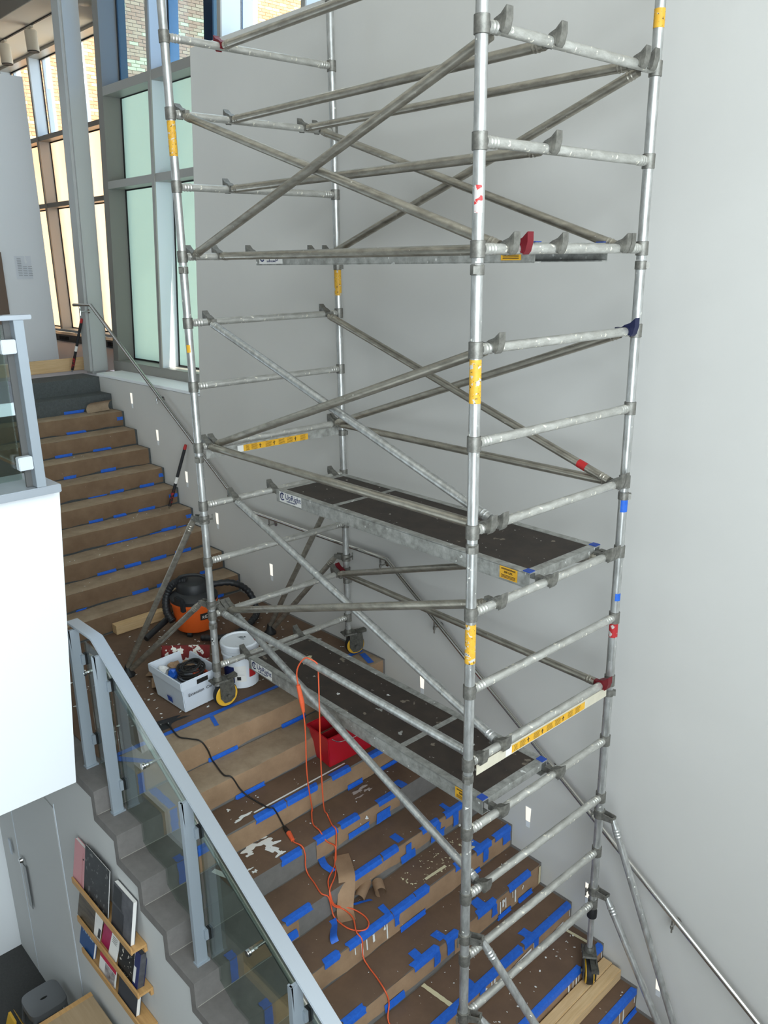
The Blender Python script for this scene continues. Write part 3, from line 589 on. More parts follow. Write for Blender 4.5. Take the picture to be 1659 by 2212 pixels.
BR = [(.393, 0, .40, 0), (.43, 1, .456, 1), (1.02, 1, 1.11, 1), (.39, 2, .454, 2), (.27, 3, .28, 3),
      (.075, 3, .10, 1), (.08, 1, .19, 3), (1.15, 1, 1.10, 3), (1.20, 3, 1.19, 1),
      (.163, 4, .175, 6), (1.152, 4, 1.18, 6), (.13, 6, .11, 4), (1.19, 6, 1.19, 4), (.075, 6, .09, 6), (1.21, 6, 1.21, 6),
      (.255, 7, .256, 9), (1.22, 9, 1.19, 9), (1.17, 9, 1.13, 7), (.125, 9, .185, 7), (.075, 9, .075, 9), (.16, 9, .13, 11)]
paint = {4: (None, 'red'), 12: (None, 'navy'), 16: ('red', 'red'), 0: ('red', None)}
for j, (v0, k0, v1, k1) in enumerate(BR):
    p, q = sc(-SL, v0, k0), sc(0, v1, k1); d_ = (q-p).normalized()
    if k0 != k1:      # diagonals bear on the underside or top of the rung
        pass
    mb = MB().tube(p+d_*.045, q-d_*.045, .0245, n=16)
    for e_, s_ in ((p, 1), (q, -1)):
        for t in (.075, .095): mb.lathe(e_+d_*s_*t, [(.0245, -.006), (.027, 0), (.0245, .006)], n=16, axis=d_)
    b = mb.obj('brace', M_brace if j not in (15, 20, 19, 9) else M_gal, TW)
    pa = paint.get(j, (None, None))
    hook_at(b, p, -1, d_, pa[0]); hook_at(b, q, 1, d_, pa[1])
    if j == 10: MB().tube(q-d_*.20, q-d_*.26, .0252, n=16, caps=False).obj('red_band', M_redp, b)
    if j == 20: splat(p+d_*.33+Vector((.013, -.021, 0)), (1, 0, -.6), (0, .3, .9), (.06, .03), 5, b, 'red_marking', M_redp)
# spare hooks on the rungs of the far end that belong to the top deck's neighbours
# label plates under two rungs
for u, k, vy0, vy1, sgn in ((0, 9, .33, 1.0, 1), (-SL, 6, .35, .925, 1)):
    org = sc(u, 0, k)-EZ*.024
    pl = MB().hexa([org+EU*(.012*sgn)+EV*.05, org+EU*(.015*sgn)+EV*.05, org+EU*(.015*sgn)+EV*(SW-.05), org+EU*(.012*sgn)+EV*(SW-.05)], [org+EU*(.012*sgn)+EV*.05-EZ*.062, org+EU*(.015*sgn)+EV*.05-EZ*.062, org+EU*(.015*sgn)+EV*(SW-.05)-EZ*.062, org+EU*(.012*sgn)+EV*(SW-.05)-EZ*.062])
    pl = pl.obj('label_plate', M_plate if u == 0 else M_alu, TW, smooth=0)
    o1 = org+EU*.0162-EZ*.010
    MB().add([o1+EV*vy0, o1+EV*vy1, o1+EV*vy1-EZ*.046, o1+EV*vy0-EZ*.046], [(0, 1, 2, 3)]).obj('warning_label', M_yel, pl, smooth=0)
    o2 = o1+EU*.0006
    MB().add([o2+EV*(vy0-.05), o2+EV*(vy0), o2+EV*(vy0)-EZ*.046, o2+EV*(vy0-.05)-EZ*.046], [(0, 1, 2, 3)]).obj('label_end', M_wht, pl, smooth=0)
    ln = MB(); rr = random.Random(3)
    y = vy0+.02
    while y < vy1-.04:
        wdt = rr.uniform(.03, .07)
        if rr.random() < .25: ln.add([o2+EV*y-EZ*.008, o2+EV*(y+.006)-EZ*.008, o2+EV*(y+.006)-EZ*.038, o2+EV*y-EZ*.038], [(0, 1, 2, 3)]); ln.add([o2+EV*(y-.008)-EZ*.018, o2+EV*(y+.014)-EZ*.018, o2+EV*(y+.014)-EZ*.022, o2+EV*(y-.008)-EZ*.022], [(0, 1, 2, 3)])
        else:
            for t in range(5): ln.add([o2+EV*y-EZ*(.007+t*.008), o2+EV*(y+wdt*rr.uniform(.6, .9))-EZ*(.007+t*.008), o2+EV*(y+wdt*rr.uniform(.6, .9))-EZ*(.0095+t*.008), o2+EV*y-EZ*(.0095+t*.008)], [(0, 1, 2, 3)])
        y += wdt+.008
    ln.obj('label_print', M_ink, pl, smooth=0)
# clamps and outriggers
def clamp(parent, c, toward):
    t = Vector((toward.x, toward.y, 0)).normalized(); s_ = t.cross(EZ)
    mb = MB().lathe(c, [(.027, -.03), (.036, -.028), (.036, .028), (.027, .03)], n=18)
    for q in (-1, 1): mb.hexa([c+t*.03+s_*q*.018-EZ*.024, c+t*.105+s_*q*.018-EZ*.016, c+t*.105+s_*q*.024-EZ*.016, c+t*.03+s_*q*.024-EZ*.024], [c+t*.03+s_*q*.018+EZ*.024, c+t*.105+s_*q*.018+EZ*.018, c+t*.105+s_*q*.024+EZ*.018, c+t*.03+s_*q*.024+EZ*.024])
    mb.tube(c+t*.095-s_*.034, c+t*.095+s_*.034, .008, n=8).tube(c-t*.03-s_*.05, c-t*.03+s_*.05, .007, n=8).tube(c-t*.03+s_*.05-EZ*.03, c-t*.03+s_*.05+EZ*.03, .005, n=6)
    return mb.obj('clamp', M_cast, parent)
for nm, k0, k1, foot in (('C', 7.24, 8.8, (-1.28, -1.70, .02)), ('D', 7.38, 8.71, (-1.10, -.40, .02)), ('A', 11.65, 12.97, (3.18, -.92, -2.09)), ('B', 11.3, 12.75, (3.12, -.19, -2.11))):
    u, v = corners[nm]; F = Vector(foot); og = None
    for j, k in enumerate((k0, k1)):
        c = sc(u, v, k); t = Vector((F.x-c.x, F.y-c.y, 0)).normalized(); p = c+t*.095; e_ = F+Vector((0, 0, .06+.0*j))-t*(.05*j)
        d_ = (e_-p).normalized(); mb = MB().tube(p, p+d_*.06, .018, .0225, n=14).tube(p+d_*.06, e_, .0225, n=14)
        for q in (.075, .095, .115): mb.lathe(p+d_*q, [(.0225, -.007), (.0255, 0), (.0225, .007)], n=14, axis=d_)
        og2 = mb.obj('outrigger_leg', M_brace if nm in 'CD' else M_gal, TW); og = og or og2
        clamp(og2, c, t)
    MB().lathe(F-EZ*.0, [(.055, -.015), (.055, 0), (.035, .02), (.022, .08)], n=16).obj('rubber_foot', M_black, og)
sleev = None
# casters
def caster(nm, zfloor, face, r=.085, k0=None, ext=0):
    u, v = corners[nm]; c = sc(u, v, bot[nm]); f_ = Vector(face).normalized(); s_ = EZ.cross(f_)
    zc = zfloor+r+.006; ctr = Vector((c.x, c.y, zc))+f_*.055
    top = zc+r+.03
    sm_ = MB().tube(c, (c.x, c.y, top+.03), .0195, n=16); mb = MB().lathe((c.x, c.y, top), [(.024, 0), (.036, .006), (.034, .028), (.024, .04)], n=18)
    mb.hexa([Vector((c.x, c.y, top-.004))+f_*a+s_*b for a, b in ((-.055, -.05), (.065, -.05), (.065, .05), (-.055, .05))], [Vector((c.x, c.y, top+.008))+f_*a+s_*b for a, b in ((-.05, -.045), (.06, -.045), (.06, .045), (-.05, .045))])
    cs = mb.obj('caster', M_casd, TW); sm_.obj('stem', M_gal, cs)
    for q in (-1, 1):
        MB().prism([(-.06, top-zc), (.055, top-zc), (.066, .02), (.058, -.030), (.02, -.058), (-.03, -.055), (-.06, -.01)], ctr+s_*(q*.04-.003)-f_*.0, f_, EZ, s_*.006).obj('fork_plate', M_casd, cs, smooth=0)
    MB().lathe(ctr, [(r-.018, -.024), (r-.004, -.022), (r, -.012), (r, .012), (r-.004, .022), (r-.018, .024)], n=28, axis=s_).obj('tyre', M_black, cs)
    MB().lathe(ctr, [(0, -.026), (r-.035, -.026), (r-.012, -.03), (r-.006, -.024), (r-.006, .024), (r-.012, .03), (r-.035, .026), (0, .026)], n=28, axis=s_).obj('wheel', M_ylw, cs)
    MB().tube(ctr-s_*.055, ctr+s_*.055, .012, n=10).obj('axle', M_casd, cs)
    pp = Vector((c.x, c.y, top-.02))+f_*.06
    MB().hexa([pp+s_*.0-EZ*.012-f_*.02, pp+f_*.11-EZ*.004-s_*.0, pp+f_*.11+s_*.05-EZ*.004, pp+s_*.05-EZ*.012-f_*.02], [pp+EZ*.0-f_*.02, pp+f_*.11+EZ*.022, pp+f_*.11+s_*.05+EZ*.022, pp+s_*.05-f_*.02]).obj('brake_pedal', M_casd, cs, smooth=0)
    return cs
caster('C', .008, (.05, 1, 0), r=.098); caster('D', .008, (.3, .95, 0), r=.085)
for nm in 'AB':
    u, v = corners[nm]; c = sc(u, v, bot[nm])
    MB().lathe(c, [(.027, -.03), (.033, -.028), (.034, .02), (.0265, .045)], n=18).obj('leg_nut', M_black, posts[nm, 3])
caster('B', -9*R_+.092, (.62, -.78, 0), r=.085); caster('A', -9*R_+.004, (.5, -.8, 0), r=.07)

# ---------------------------------------------------------------- decks (lifted off one by one: things)
def deck(name, v0, v1, k, cross, label, sticker, warn, u0=-SL+.06, u1=-.06):
    zt = SZA-k*SS+.030
    P = lambda u, v, z: Vector((SAX, SAY, 0))+EU*u+EV*v+EZ*(zt+z)
    root = thing(name, label, 'scaffold deck', P((u0+u1)/2, (v0+v1)/2, 0), 'alloy and plywood decks of the scaffold')
    bx = lambda a, b, c, d_, e, f: MB().hexa([P(a, b, c), P(d_, b, c), P(d_, e, c), P(a, e, c)], [P(a, b, f), P(d_, b, f), P(d_, e, f), P(a, e, f)])
    for va, vb, so_ in ((v0, v0+.05, 0), (v1-.05, v1, 1)):
        mb = bx(u0+.03, va, -.008, u1-.03, vb, 0); vv = va if so_ == 0 else vb-.004
        mb.v += bx(u0+.03, vv, -.088, u1-.03, vv+.004, -.004).v; mb.f += [tuple(i+8 for i in f) for f in mb.f[:6]]
        n0 = len(mb.v); b2 = bx(u0+.03, va, -.092, u1-.03, vb, -.086); mb.add(b2.v, b2.f)
        mb.obj('side_rail', M_alu, root, smooth=0)
    us = [u0+.03]+cross+[u1-.03]
    for a, b in ((us[0], us[0]+.05), (us[-1]-.05, us[-1])): bx(a, v0+.05, -.05, b, v1-.05, -.001).obj('end_rail', M_alu, root, smooth=0)
    for c_ in cross: bx(c_-.02, v0+.05, -.03, c_+.02, v1-.05, -.001).obj('cross_bar', M_alu, root, smooth=0)
    for a, b in zip(us[:-1], us[1:]):
        bx(a+(.05 if a == us[0] else .02), v0+.05, -.012, b-(.05 if b == us[-1] else .02), v1-.05, -.003).obj('deck_panel', M_ply, root, smooth=0)
    for uu, o_ in ((u0, -1), (u1, 1)):
        for v_ in (v0+.035, v1-.035):
            h = link('hook', hook, root); h.matrix_basis = Matrix.Translation(sc(0 if o_ > 0 else -SL, v_, k)+EZ*.0) @ Matrix.Rotation(PH+(0 if o_ > 0 else math.pi), 4, 'Z')
    for v_ in (v0, v1-.045): bx(u1-.075, v_, .001, u1-.028, v_+.045, .006).obj('corner_cap', M_blue, root, smooth=0)
    if sticker:
        so_ = P(u0+.07, v0-.0012, -.006)
        st = MB().add([so_, so_+EU*.27, so_+EU*.27-EZ*.076, so_-EZ*.076], [(0, 1, 2, 3)]).obj('maker_label', M_wht, root, smooth=0)
        text('lettering', 'UpRight', .058, P(u0+.145, v0-.0024, -.052), EU, EZ, mat('navy_ink'+name, (30, 40, 96), .5) if name == 'scaffold_deck_' else M_inkb, st)
        rg = MB(); cc = P(u0+.108, v0-.0024, -.040)
        for (ra, rb, a0, a1) in ((.020, .030, .6, 5.6),):
            n_ = 18; vs = [cc+(EU*math.cos(a0+(a1-a0)*i/n_)+EZ*math.sin(a0+(a1-a0)*i/n_))*r_ for r_ in (ra, rb) for i in range(n_+1)]
            rg.add(vs, [(i, i+1, n_+2+i, n_+1+i) for i in range(n_)])
        rg.add([cc+EU*a+EZ*b for a, b in ((-.005, -.014), (.004, -.014), (.004, .026), (-.005, .026))], [(0, 1, 2, 3)]); rg.obj('logo', M_inkb, st, smooth=0)
        text('lettering', 'SCAFFOLDING', .016, P(u0+.16, v0-.0024, -.072), EU, EZ, M_inkb, st)
    if warn:
        so_ = P(u1-.235, v0-.0012, -.008)
        st = MB().add([so_, so_+EU*.125, so_+EU*.125-EZ*.07, so_-EZ*.07], [(0, 1, 2, 3)]).obj('load_label', M_yel, root, smooth=0)
        text('lettering', '500 LBS.', .018, so_+EU*.0625-EZ*.036-EV*.0012, EU, EZ, M_ink, st, 'CENTER')
        ln = MB()
        for z_ in (.008, .013, .046, .053, .060): o_ = so_-EV*.0012+EU*.012-EZ*z_; ln.add([o_, o_+EU*.10, o_+EU*.10-EZ*.003, o_-EZ*.003], [(0, 1, 2, 3)])
        ln.obj('label_print', M_ink, st, smooth=0)
    return root
M_inkb = mat('navy_ink', (34, 42, 92), .5)
deck('scaffold_deck', .56, 1.21, 7, [-1.82], 'middle scaffold deck with blue corner caps, clean dark plywood panels', True, True)
dl = deck('scaffold_deck', .225, .80, 10, [-.79], 'lowest scaffold deck, paint spattered dark plywood over the steps', True, True)
deck('scaffold_deck', .50, 1.10, 3, [-1.0], 'highest scaffold deck seen edge on below the crossed braces', True, True)
zt10 = SZA-10*SS+.030
for j, (u, v, sx, sy, m) in enumerate(((-2.12, .52, .16, .20, M_cream), (-.9, .36, .05, .06, M_alu), (-1.2, .45, .07, .05, M_alu), (-.5, .6, .05, .03, M_paint), (-1.55, .38, .05, .03, M_paint), (-.85, .55, .04, .02, M_paint), (-1.3, .62, .05, .02, M_paint), (-.3, .42, .06, .03, M_alu), (-.42, .7, .03, .03, M_paint))):
    splat(Vector((SAX, SAY, zt10-.002))+EU*u+EV*v, EU, EV, (sx, sy), 80+j, dl, 'paint_splash', m)

# ================================================================ handrails, guard, step lights
HR = thing('wall_handrail', 'slim steel handrail following the stair along the tall wall', 'handrail', (0, -.05, 1))
hp = [(-5.26, -.08, 2.79), (-4.80, -.08, 2.80), (-1.90, -.08, .955), (.13, -.08, .962), (4.6, -.08, -2.03)]
MB().pipe(hp, .0195, n=12).obj('rail', M_steel, HR, smooth=60)
for x, z in ((-5.1, 2.79), (-3.43, 1.93), (-2.15, 1.11), (-1.48, .957), (.05, .96), (.65, .61), (1.75, -.125), (2.75, -.795), (3.9, -1.57)):
    yb_ = 0 if x > -4.9 else .03
    MB().pipe([(x, -.08, z-.018), (x, -.08, z-.065), (x, -.068, z-.075), (x, yb_, z-.075)], .007, n=8).lathe((x, -.08, z-.075), [(.012, -.012), (.012, .012)], n=10).lathe((x, yb_-.001, z-.075), [(.026, -.006), (.026, 0)], n=16, axis=(0, 1, 0)).tube((x, -.08, z-.12), (x, -.08, z-.07), .006, n=8).obj('bracket', M_steel, HR)
for j, (x, z) in enumerate(((-4.176, 1.754), (-3.644, 1.399), (-3.081, 1.022), (-2.524, .675), (-1.598, .355), (.443, -.065), (1.543, -.742), (2.086, -1.09), (2.67, -1.478))):
    nm_ = ['topmost', 'second', 'third', 'fourth', 'fifth', 'sixth', 'seventh', 'eighth', 'lowest'][j]
    t = thing('step_light', f'{nm_} small lit vertical step light along the stair wall' if j in (0, 8) else f'{nm_} small lit step light down the stair wall, counted from the top', 'light', (x, 0, z), 'step lights in the stair wall')
    MB().prism([(-.026, .088), (.026, .088), (.016, -.088), (-.016, -.088)], (x, -.002, z), (1, 0, 0), (0, 0, 1), (0, .0015, 0)).obj('light_scoop', M_white, t, smooth=0)
    MB().prism([(-.024, .084), (.024, .084), (.019, -.035), (-.019, -.035)], (x, -.0032, z), (1, 0, 0), (0, 0, 1), (0, .001, 0)).obj('lens', M_lamp, t, smooth=0)
# glass guard of the lower flight
GR = thing('glass_guard', 'glass stair guard with grey metal posts and a wide flat sloping top rail', 'railing', (0, -2.44, 0))
YR = -2.43
def flat(a, b, y0, y1, th):
    a, b = Vector((a[0], 0, a[1])), Vector((b[0], 0, b[1]))
    return [a+Vector((0, y0, 0)), a+Vector((0, y1, 0)), a+Vector((0, y1, -th)), a+Vector((0, y0, -th))], [b+Vector((0, y0, 0)), b+Vector((0, y1, 0)), b+Vector((0, y1, -th)), b+Vector((0, y0, -th))]
rp = [(-.40, 1.032), (-.03, 1.036), (2.75, -.56)]
mb = MB(); q0, q1 = flat(rp[0], rp[1], YR-.042, YR+.042, .014); _, q2 = flat(rp[1], rp[2], YR-.042, YR+.042, .014)
mb.add(q0+q1+q2, [(0, 1, 5, 4), (1, 2, 6, 5), (2, 3, 7, 6), (3, 0, 4, 7), (4, 5, 9, 8), (5, 6, 10, 9), (6, 7, 11, 10), (7, 4, 8, 11), (3, 2, 1, 0), (8, 9, 10, 11)])
mb.obj('top_rail', M_rail, GR, bevel=.004)
def railz(x): return 1.02 if x < -.03 else 1.022-.574*(x+.03)
for x, z in ((-.285, 0), (.07, -R_), (1.02, -4*R_), (1.97, -7*R_)):
    zt_ = railz(x)-.004
    p = MB().box(x-.02, -2.512, z+.002, x+.012, -2.498, zt_).box(x-.008, -2.512, z+.002, x+.012, -2.44, zt_).obj('post', M_post, GR, bevel=.002)
    MB().box(x-.03, -2.515, z, x+.02, -2.43, z+.012).obj('base_plate', M_post, p)
    for zc in (z+.20, zt_-.22):
        MB().box(x-.004, -2.452, zc-.035, x+.034, -2.412, zc+.035).obj('glass_clamp', M_post, p, bevel=.003)
        MB().box(x+.0345, -2.432, zc-.036, x+.038, -2.404, zc+.036).box(x+.004, -2.432, zc+.0355, x+.036, -2.404, zc+.039).obj('gasket', M_black, p)
def pane(xa, xb, za, zb, ta, tb):
    g = MB().hexa([(xa, -2.424, za), (xb, -2.424, zb), (xb, -2.412, zb), (xa, -2.412, za)], [(xa, -2.424, ta), (xb, -2.424, tb), (xb, -2.412, tb), (xa, -2.412, ta)]).obj('glass_panel', M_glass, GR, smooth=0)
pane(-.26, .04, -.03, -.19, railz(-.26)-.10, railz(.04)-.07)
pane(.09, .99, -.20, -.72, railz(.09)-.07, railz(.99)-.07)
pane(1.04, 1.94, -.76, -1.27, railz(1.04)-.07, railz(1.94)-.07)
pane(1.99, 2.7, -1.33, -1.75, railz(1.99)-.07, railz(2.7)-.07)
GH = thing('inner_handrail', 'round steel handrail held on standoff pins inside the glass guard', 'handrail', (0, -2.3, .3))
hz = lambda x: .70 if x < -.30 else .70-.577*(x+.30)
MB().pipe([(-.52, -2.31, .69), (-.30, -2.31, .70), (2.6, -2.31, hz(2.6))], .019, n=12).obj('rail', M_steel, GH)
for x, z in ((-.29, .685), (.44, .335), (1.484, -.33)):
    MB().lathe((x, -2.41, z), [(.0, -.036), (.019, -.036), (.021, -.030), (.021, -.016), (.012, -.012), (.009, -.010), (.009, .09)], n=18, axis=(0, 1, 0)).obj('standoff', M_chrome, GH)
# balcony guard (upper left)
BG = thing('balcony_guard', 'glass balcony guard with one flat grey post above the white fascia', 'railing', (0, -3, 2.05))
MB().box(-.075, -2.665, 2.05, -.0, -2.612, 2.975).obj('post', M_post, BG, bevel=.002)
box('shaded_side', M_rad, BG, -.075, -2.700, 2.05, -.06, -2.664, 2.975)  # dark strip: shade on the post's side face put into the colour
box('cap_rail', M_rail, BG, -.11, -6, 2.975, .01, -2.57, 3.0, bevel=.003)
box('cap_inlay', M_rad, BG, -.095, -6, 3.0005, -.045, -2.70, 3.002)
box('glass_panel', M_glass, BG, -.066, -5.5, 2.10, -.054, -2.72, 2.93)
box('glass_panel', M_glass, BG, -2.4, -2.60, 2.10, -.14, -2.588, 2.93)
for z in (2.16, 2.80): box('glass_clip', M_fin, BG, -.05, -2.745, z, -.0, -2.667, z+.075, bevel=.004)

# ================================================================ upper level objects
M_col = mat('column_paint', (176, 177, 174), .42, .1)
CO = MB().hexa([(-5.47, .03, 1.957), (-5.24, .03, 1.957), (-5.24, .26, 1.957), (-5.47, .26, 1.957)], [(-5.04, .03, 8), (-4.81, .03, 8), (-4.81, .26, 8), (-5.04, .26, 8)]).obj('steel_column', M_col, None, bevel=.03)
CO['kind'] = 'thing'; tag(CO, 'leaning grey steel column at the head of the stair', 'column')
BD = MB().box(-5.80, -3.2, 1.957, -5.755, .32, 2.115).obj('toe_board', M_pine, None, bevel=.003)
tag(BD, 'pale pine board standing on edge across the head of the stair', 'board')
RA = thing('radiator', 'low dark grey baseboard radiator under the gallery windows', 'radiator', (-9, 1.75, 1.956))
box('casing', M_rad, RA, -13.4, 1.68, 1.957, -5.4, 1.93, 2.075, bevel=.004)
for x in [-13+.95*k for k in range(8)]:
    g = MB()
    for s_ in range(9): g.box(x+s_*.045, 1.672, 1.985, x+s_*.045+.03, 1.681, 2.045)
    g.obj('grille', M_black, RA)
NP = thing('notice', 'white printed notice sheet pinned on the white partition', 'notice', (-7.08, .075, 3.2))
nb = MB(); vs = []
for j in range(5):
    for i in range(4): vs.append((-7.075+.012*math.sin(i*1.2+j*.7)*.5, -.04+.0735*i, 3.07+.075*j))
nb.add(vs, [(j*4+i, j*4+i+1, (j+1)*4+i+1, (j+1)*4+i) for j in range(4) for i in range(3)]).obj('sheet', M_plastic, NP, smooth=60)
pr = MB()
for j in range(11):
    for i in range(3 if j > 4 else 1): pr.box(-7.0655, -.01+.068*i, 3.335-.022*j, -7.0645, -.01+.068*i+.052, 3.343-.022*j)
pr.obj('print', mat('print_grey', (176, 178, 182), .8), NP)
LT = thing('track_light', 'black ceiling track carrying the gallery spotlights', 'light track', (-9, 1.34, 6.64))
box('track', M_black, LT, -12, 1.325, 6.635, -7.0, 1.352, 6.651)
for j, x in enumerate((-9.98, -8.92)):
    s_ = thing('spotlight', ['white cylinder spotlight cut by the photo edge, nearer the corner', 'white cylinder spotlight hanging above the white partition edge'][j], 'spotlight', (x, 1.34, 6.5), 'spotlights on the ceiling track')
    MB().lathe((x+.01, 1.34, 6.30), [(.083, 0), (.088, .004), (.088, .27), (.08, .285), (0, .285)], n=28, axis=(-.12, .02, 1)).obj('housing', M_spot, s_)
    MB().lathe((x+.011, 1.34, 6.288), [(0, .004), (.082, .004), (.084, 0), (.084, .008)], n=28, axis=(-.12, .02, 1)).obj('lamp_recess', M_black, s_)
    MB().tube((x-.02, 1.34, 6.56), (x-.02, 1.34, 6.645), .012, n=10).box(x-.10, 1.322, 6.605, x+.06, 1.356, 6.634).obj('stem', M_spot, s_)
SD = thing('smoke_detector', 'round white smoke detector on the gallery ceiling', 'smoke detector', (-7.2, 1.36, 6.64))
MB().lathe((-7.2, 1.40, 6.58), [(0, 0), (.09, .0), (.14, .025), (.15, .05), (.15, .069)], n=28).obj('dome', M_spot, SD)
# paint poles
def pole(p, q, label):
    p, q = Vector(p), Vector(q); L = q-p; t = thing('roller_pole', label, 'pole', p, 'telescopic roller poles')
    MB().tube(p+L*.04, p+L*.93, .017, n=12).obj('shaft', M_vac, t)
    MB().tube(p+L*.93, q, .0185, .014, n=12).obj('tip', M_redp, t); MB().tube(p, p+L*.04, .010, .013, n=10).obj('thread', M_chrome, t)
    MB().tube(p+L*.08, p+L*.30, .0185, n=12).obj('grip', specks(mat('pole_grip%d' % int(q.z*100), (46, 30, 30), .5), (160, 40, 44), 30, .55), t)
    MB().tube(p+L*.40, p+L*.50, .0176, n=12, caps=False).obj('sticker', M_wht, t)
pole((-5.62, -.055, 1.962), (-5.31, .018, 2.62), 'black roller pole with red tip leaning on the steel column')
pole((-3.165, -.20, 4*R_+.008), (-2.99, -.03, 1.42), 'black roller pole with red tip leaning against the stair wall')

# ================================================================ landing objects
LB = MB().box(-2.148, -1.42, .0075, -2.06, -.92, .0965).obj('timber_block', M_pine, None, bevel=.003)
tag(LB, 'short pale timber beam lying against the lowest step of the upper flight', 'timber')
PK = MB().box(2.262, -1.05, -9*R_+.008, 2.335, -.03, -9*R_+.095).obj('timber_plank', M_pine, None, bevel=.004)
tag(PK, 'pale pine beam on the step below the scaffold wheel, against the riser', 'timber')
PK2 = MB().box(2.337, -1.0, -9*R_+.008, 2.41, -.035, -9*R_+.092).obj('timber_plank', M_pine, None, bevel=.004)
tag(PK2, 'pale pine beam on the step below the scaffold wheel, on the open side', 'timber')
# tote of cords
T0 = thing('storage_tote', 'white plastic tote marked Extension Cords beside the scaffold wheel', 'tote', (-.63, -1.53, 0))
def frame_loop(z, g): return [(-.815-g, -1.69-g, z), (-.415+g, -1.675-g, z), (-.44+g, -1.395+g, z), (-.84-g, -1.41+g, z)]
a0, a1, a2, a3 = frame_loop(.012, 0), frame_loop(.21, .022), frame_loop(.215, .036), frame_loop(.285, .038)
b1, b0 = frame_loop(.285, .026), frame_loop(.018, -.008)
lv = [a0, a1, a2, a3, b1, b0]; vs = [p for l in lv for p in l]
MB().add(vs, [(3, 2, 1, 0)]+[(k*4+i, k*4+(i+1) % 4, k*4+4+(i+1) % 4, k*4+4+i) for k in range(5) for i in range(4)]+[(20, 21, 22, 23)]).obj('tub', M_tote, T0, bevel=.006)
fx_ = lambda y, z: (-.4+.0+(.038 if z > .212 else .022*z/.21)-.015-(y+1.675)*.089, y, z)
xh = lambda y: -.413+.038-(y+1.68)*.089+.0015
MB().add([(xh(-1.575), -1.575, .265), (xh(-1.475), -1.475, .265), (xh(-1.475), -1.475, .228), (xh(-1.575), -1.575, .228)], [(0, 1, 2, 3)]).obj('handle_slot', M_ink, T0, smooth=0)
text('lettering', 'Extension  Cords', .036, (-.413+.018+.010, -1.655, .150), (-.089, 1, .0), (.09, 0, 1), M_ink, T0)
MB().add([(-.62, -1.696-.004, .05), (-.55, -1.694-.004, .05), (-.55, -1.696-.010, .10), (-.62, -1.698-.010, .10)], [(0, 1, 2, 3)]).obj('logo_patch', M_blue, T0, smooth=0)
rr = random.Random(4); pts = []
for k in range(150):
    a = k*.42; r = .105+.025*math.sin(k*.13)+rr.uniform(-.006, .006)
    pts.append((-.56+r*math.cos(a)*.92+.02*math.sin(k*.05), -1.52+r*.8*math.sin(a), .205+.085*k/150+.05*max(0, math.sin(a*.5+1))**2))
CC = MB().pipe(smooth_path(pts, 3), .0065, n=6).obj('coiled_cord', M_cordb, None); tag(CC, 'black coiled cable heaped inside the white tote', 'cable')
pts = [(-.50+.07*math.cos(k*.5)*(1+.1*math.sin(k)), -1.47+.05*math.sin(k*.5), .205+.0012*k) for k in range(40)]
tag(MB().pipe(smooth_path(pts, 3), .006, n=6).obj('coiled_cord', M_cordo, None), 'orange cord coil tucked in the tote behind the slot', 'cable')
for j, (x, y, m, lb) in enumerate(((-.75, -1.56, M_kraft, 'crumpled brown paper scrap in the tote, nearer the outside'), (-.70, -1.47, M_kraft, 'crumpled brown paper scrap in the tote, nearer the scaffold'), (-.68, -1.60, M_tape, 'crumpled ball of blue tape in the tote'), (-.79, -1.63, M_paint, 'white rag scrap in the corner of the tote'))):
    bm = bmesh.new(); bmesh.ops.create_icosphere(bm, subdivisions=2, radius=.05)
    q = random.Random(j+9)
    for v in bm.verts: v.co *= q.uniform(.55, 1.25); v.co.z *= .8; v.co += Vector((x, y, .24-.01*j))
    me = bpy.data.meshes.new('scrap'); bm.to_mesh(me); bm.free(); me.materials.append(m); tag(link('crumpled_scrap', me), lb, 'scrap')
CB = thing('painted_board', 'red and white paint smeared board propped behind the tote', 'board', (-.9, -1.35, 0))
MB().hexa([(-.99, -1.56, .008), (-.97, -1.56, .008), (-.72, -1.28, .008), (-.74, -1.28, .008)], [(-.97, -1.54, .33), (-.955, -1.54, .33), (-.70, -1.26, .33), (-.715, -1.26, .33)]).obj('board', specks(mat('red_board', (128, 36, 32), .6, nscale=8, namt=.2), (226, 222, 210), 16, .54), CB)
# bucket
BK = thing('paint_bucket', 'white lidded paint bucket with printed label behind the scaffold wheel', 'bucket', (-.535, -1.085, 0))
bc = (-.535, -1.085, .008)
MB().lathe(bc, [(.128, 0), (.132, .004), (.143, .27), (.150, .272), (.150, .282), (.144, .285), (.145, .305), (.152, .307), (.152, .318), (.146, .32), (.147, .345)], n=36).obj('pail', M_plastic, BK)
MB().lathe(bc, [(.156, .33), (.157, .362), (.150, .372), (.138, .372), (.134, .362), (.0, .362)], n=36).obj('lid', M_plastic, BK)
MB().lathe((bc[0]+.07, bc[1]-.055, .3705), [(.0, .004), (.024, .004), (.026, 0)], n=18).obj('spout_cap', M_plastic, BK)
splat((bc[0]-.02, bc[1]+.035, .3705), (1, 0, 0), (0, 1, 0), (.09, .07), 3, BK, 'lid_scuff', mat('scuff', (176, 182, 186), .5)); text('lettering', 'CLR', .03, (bc[0]-.035, bc[1]+.02, .3735), (.6, .8, 0), (-.8, .6, 0), M_ink, BK)
def wrap(c, r, z0, z1, a0, a1, m, name, parent, n=16, r2=None):
    r2 = r2 or r; vs = [(c[0]+rr*math.cos(a0+(a1-a0)*i/n), c[1]+rr*math.sin(a0+(a1-a0)*i/n), z) for z, rr in ((z0, r), (z1, r2)) for i in range(n+1)]
    return MB().add(vs, [(i, i+1, n+2+i, n+1+i) for i in range(n)]).obj(name, m, parent, smooth=60)
rz = lambda z: .1322+.011*z/.27+.001
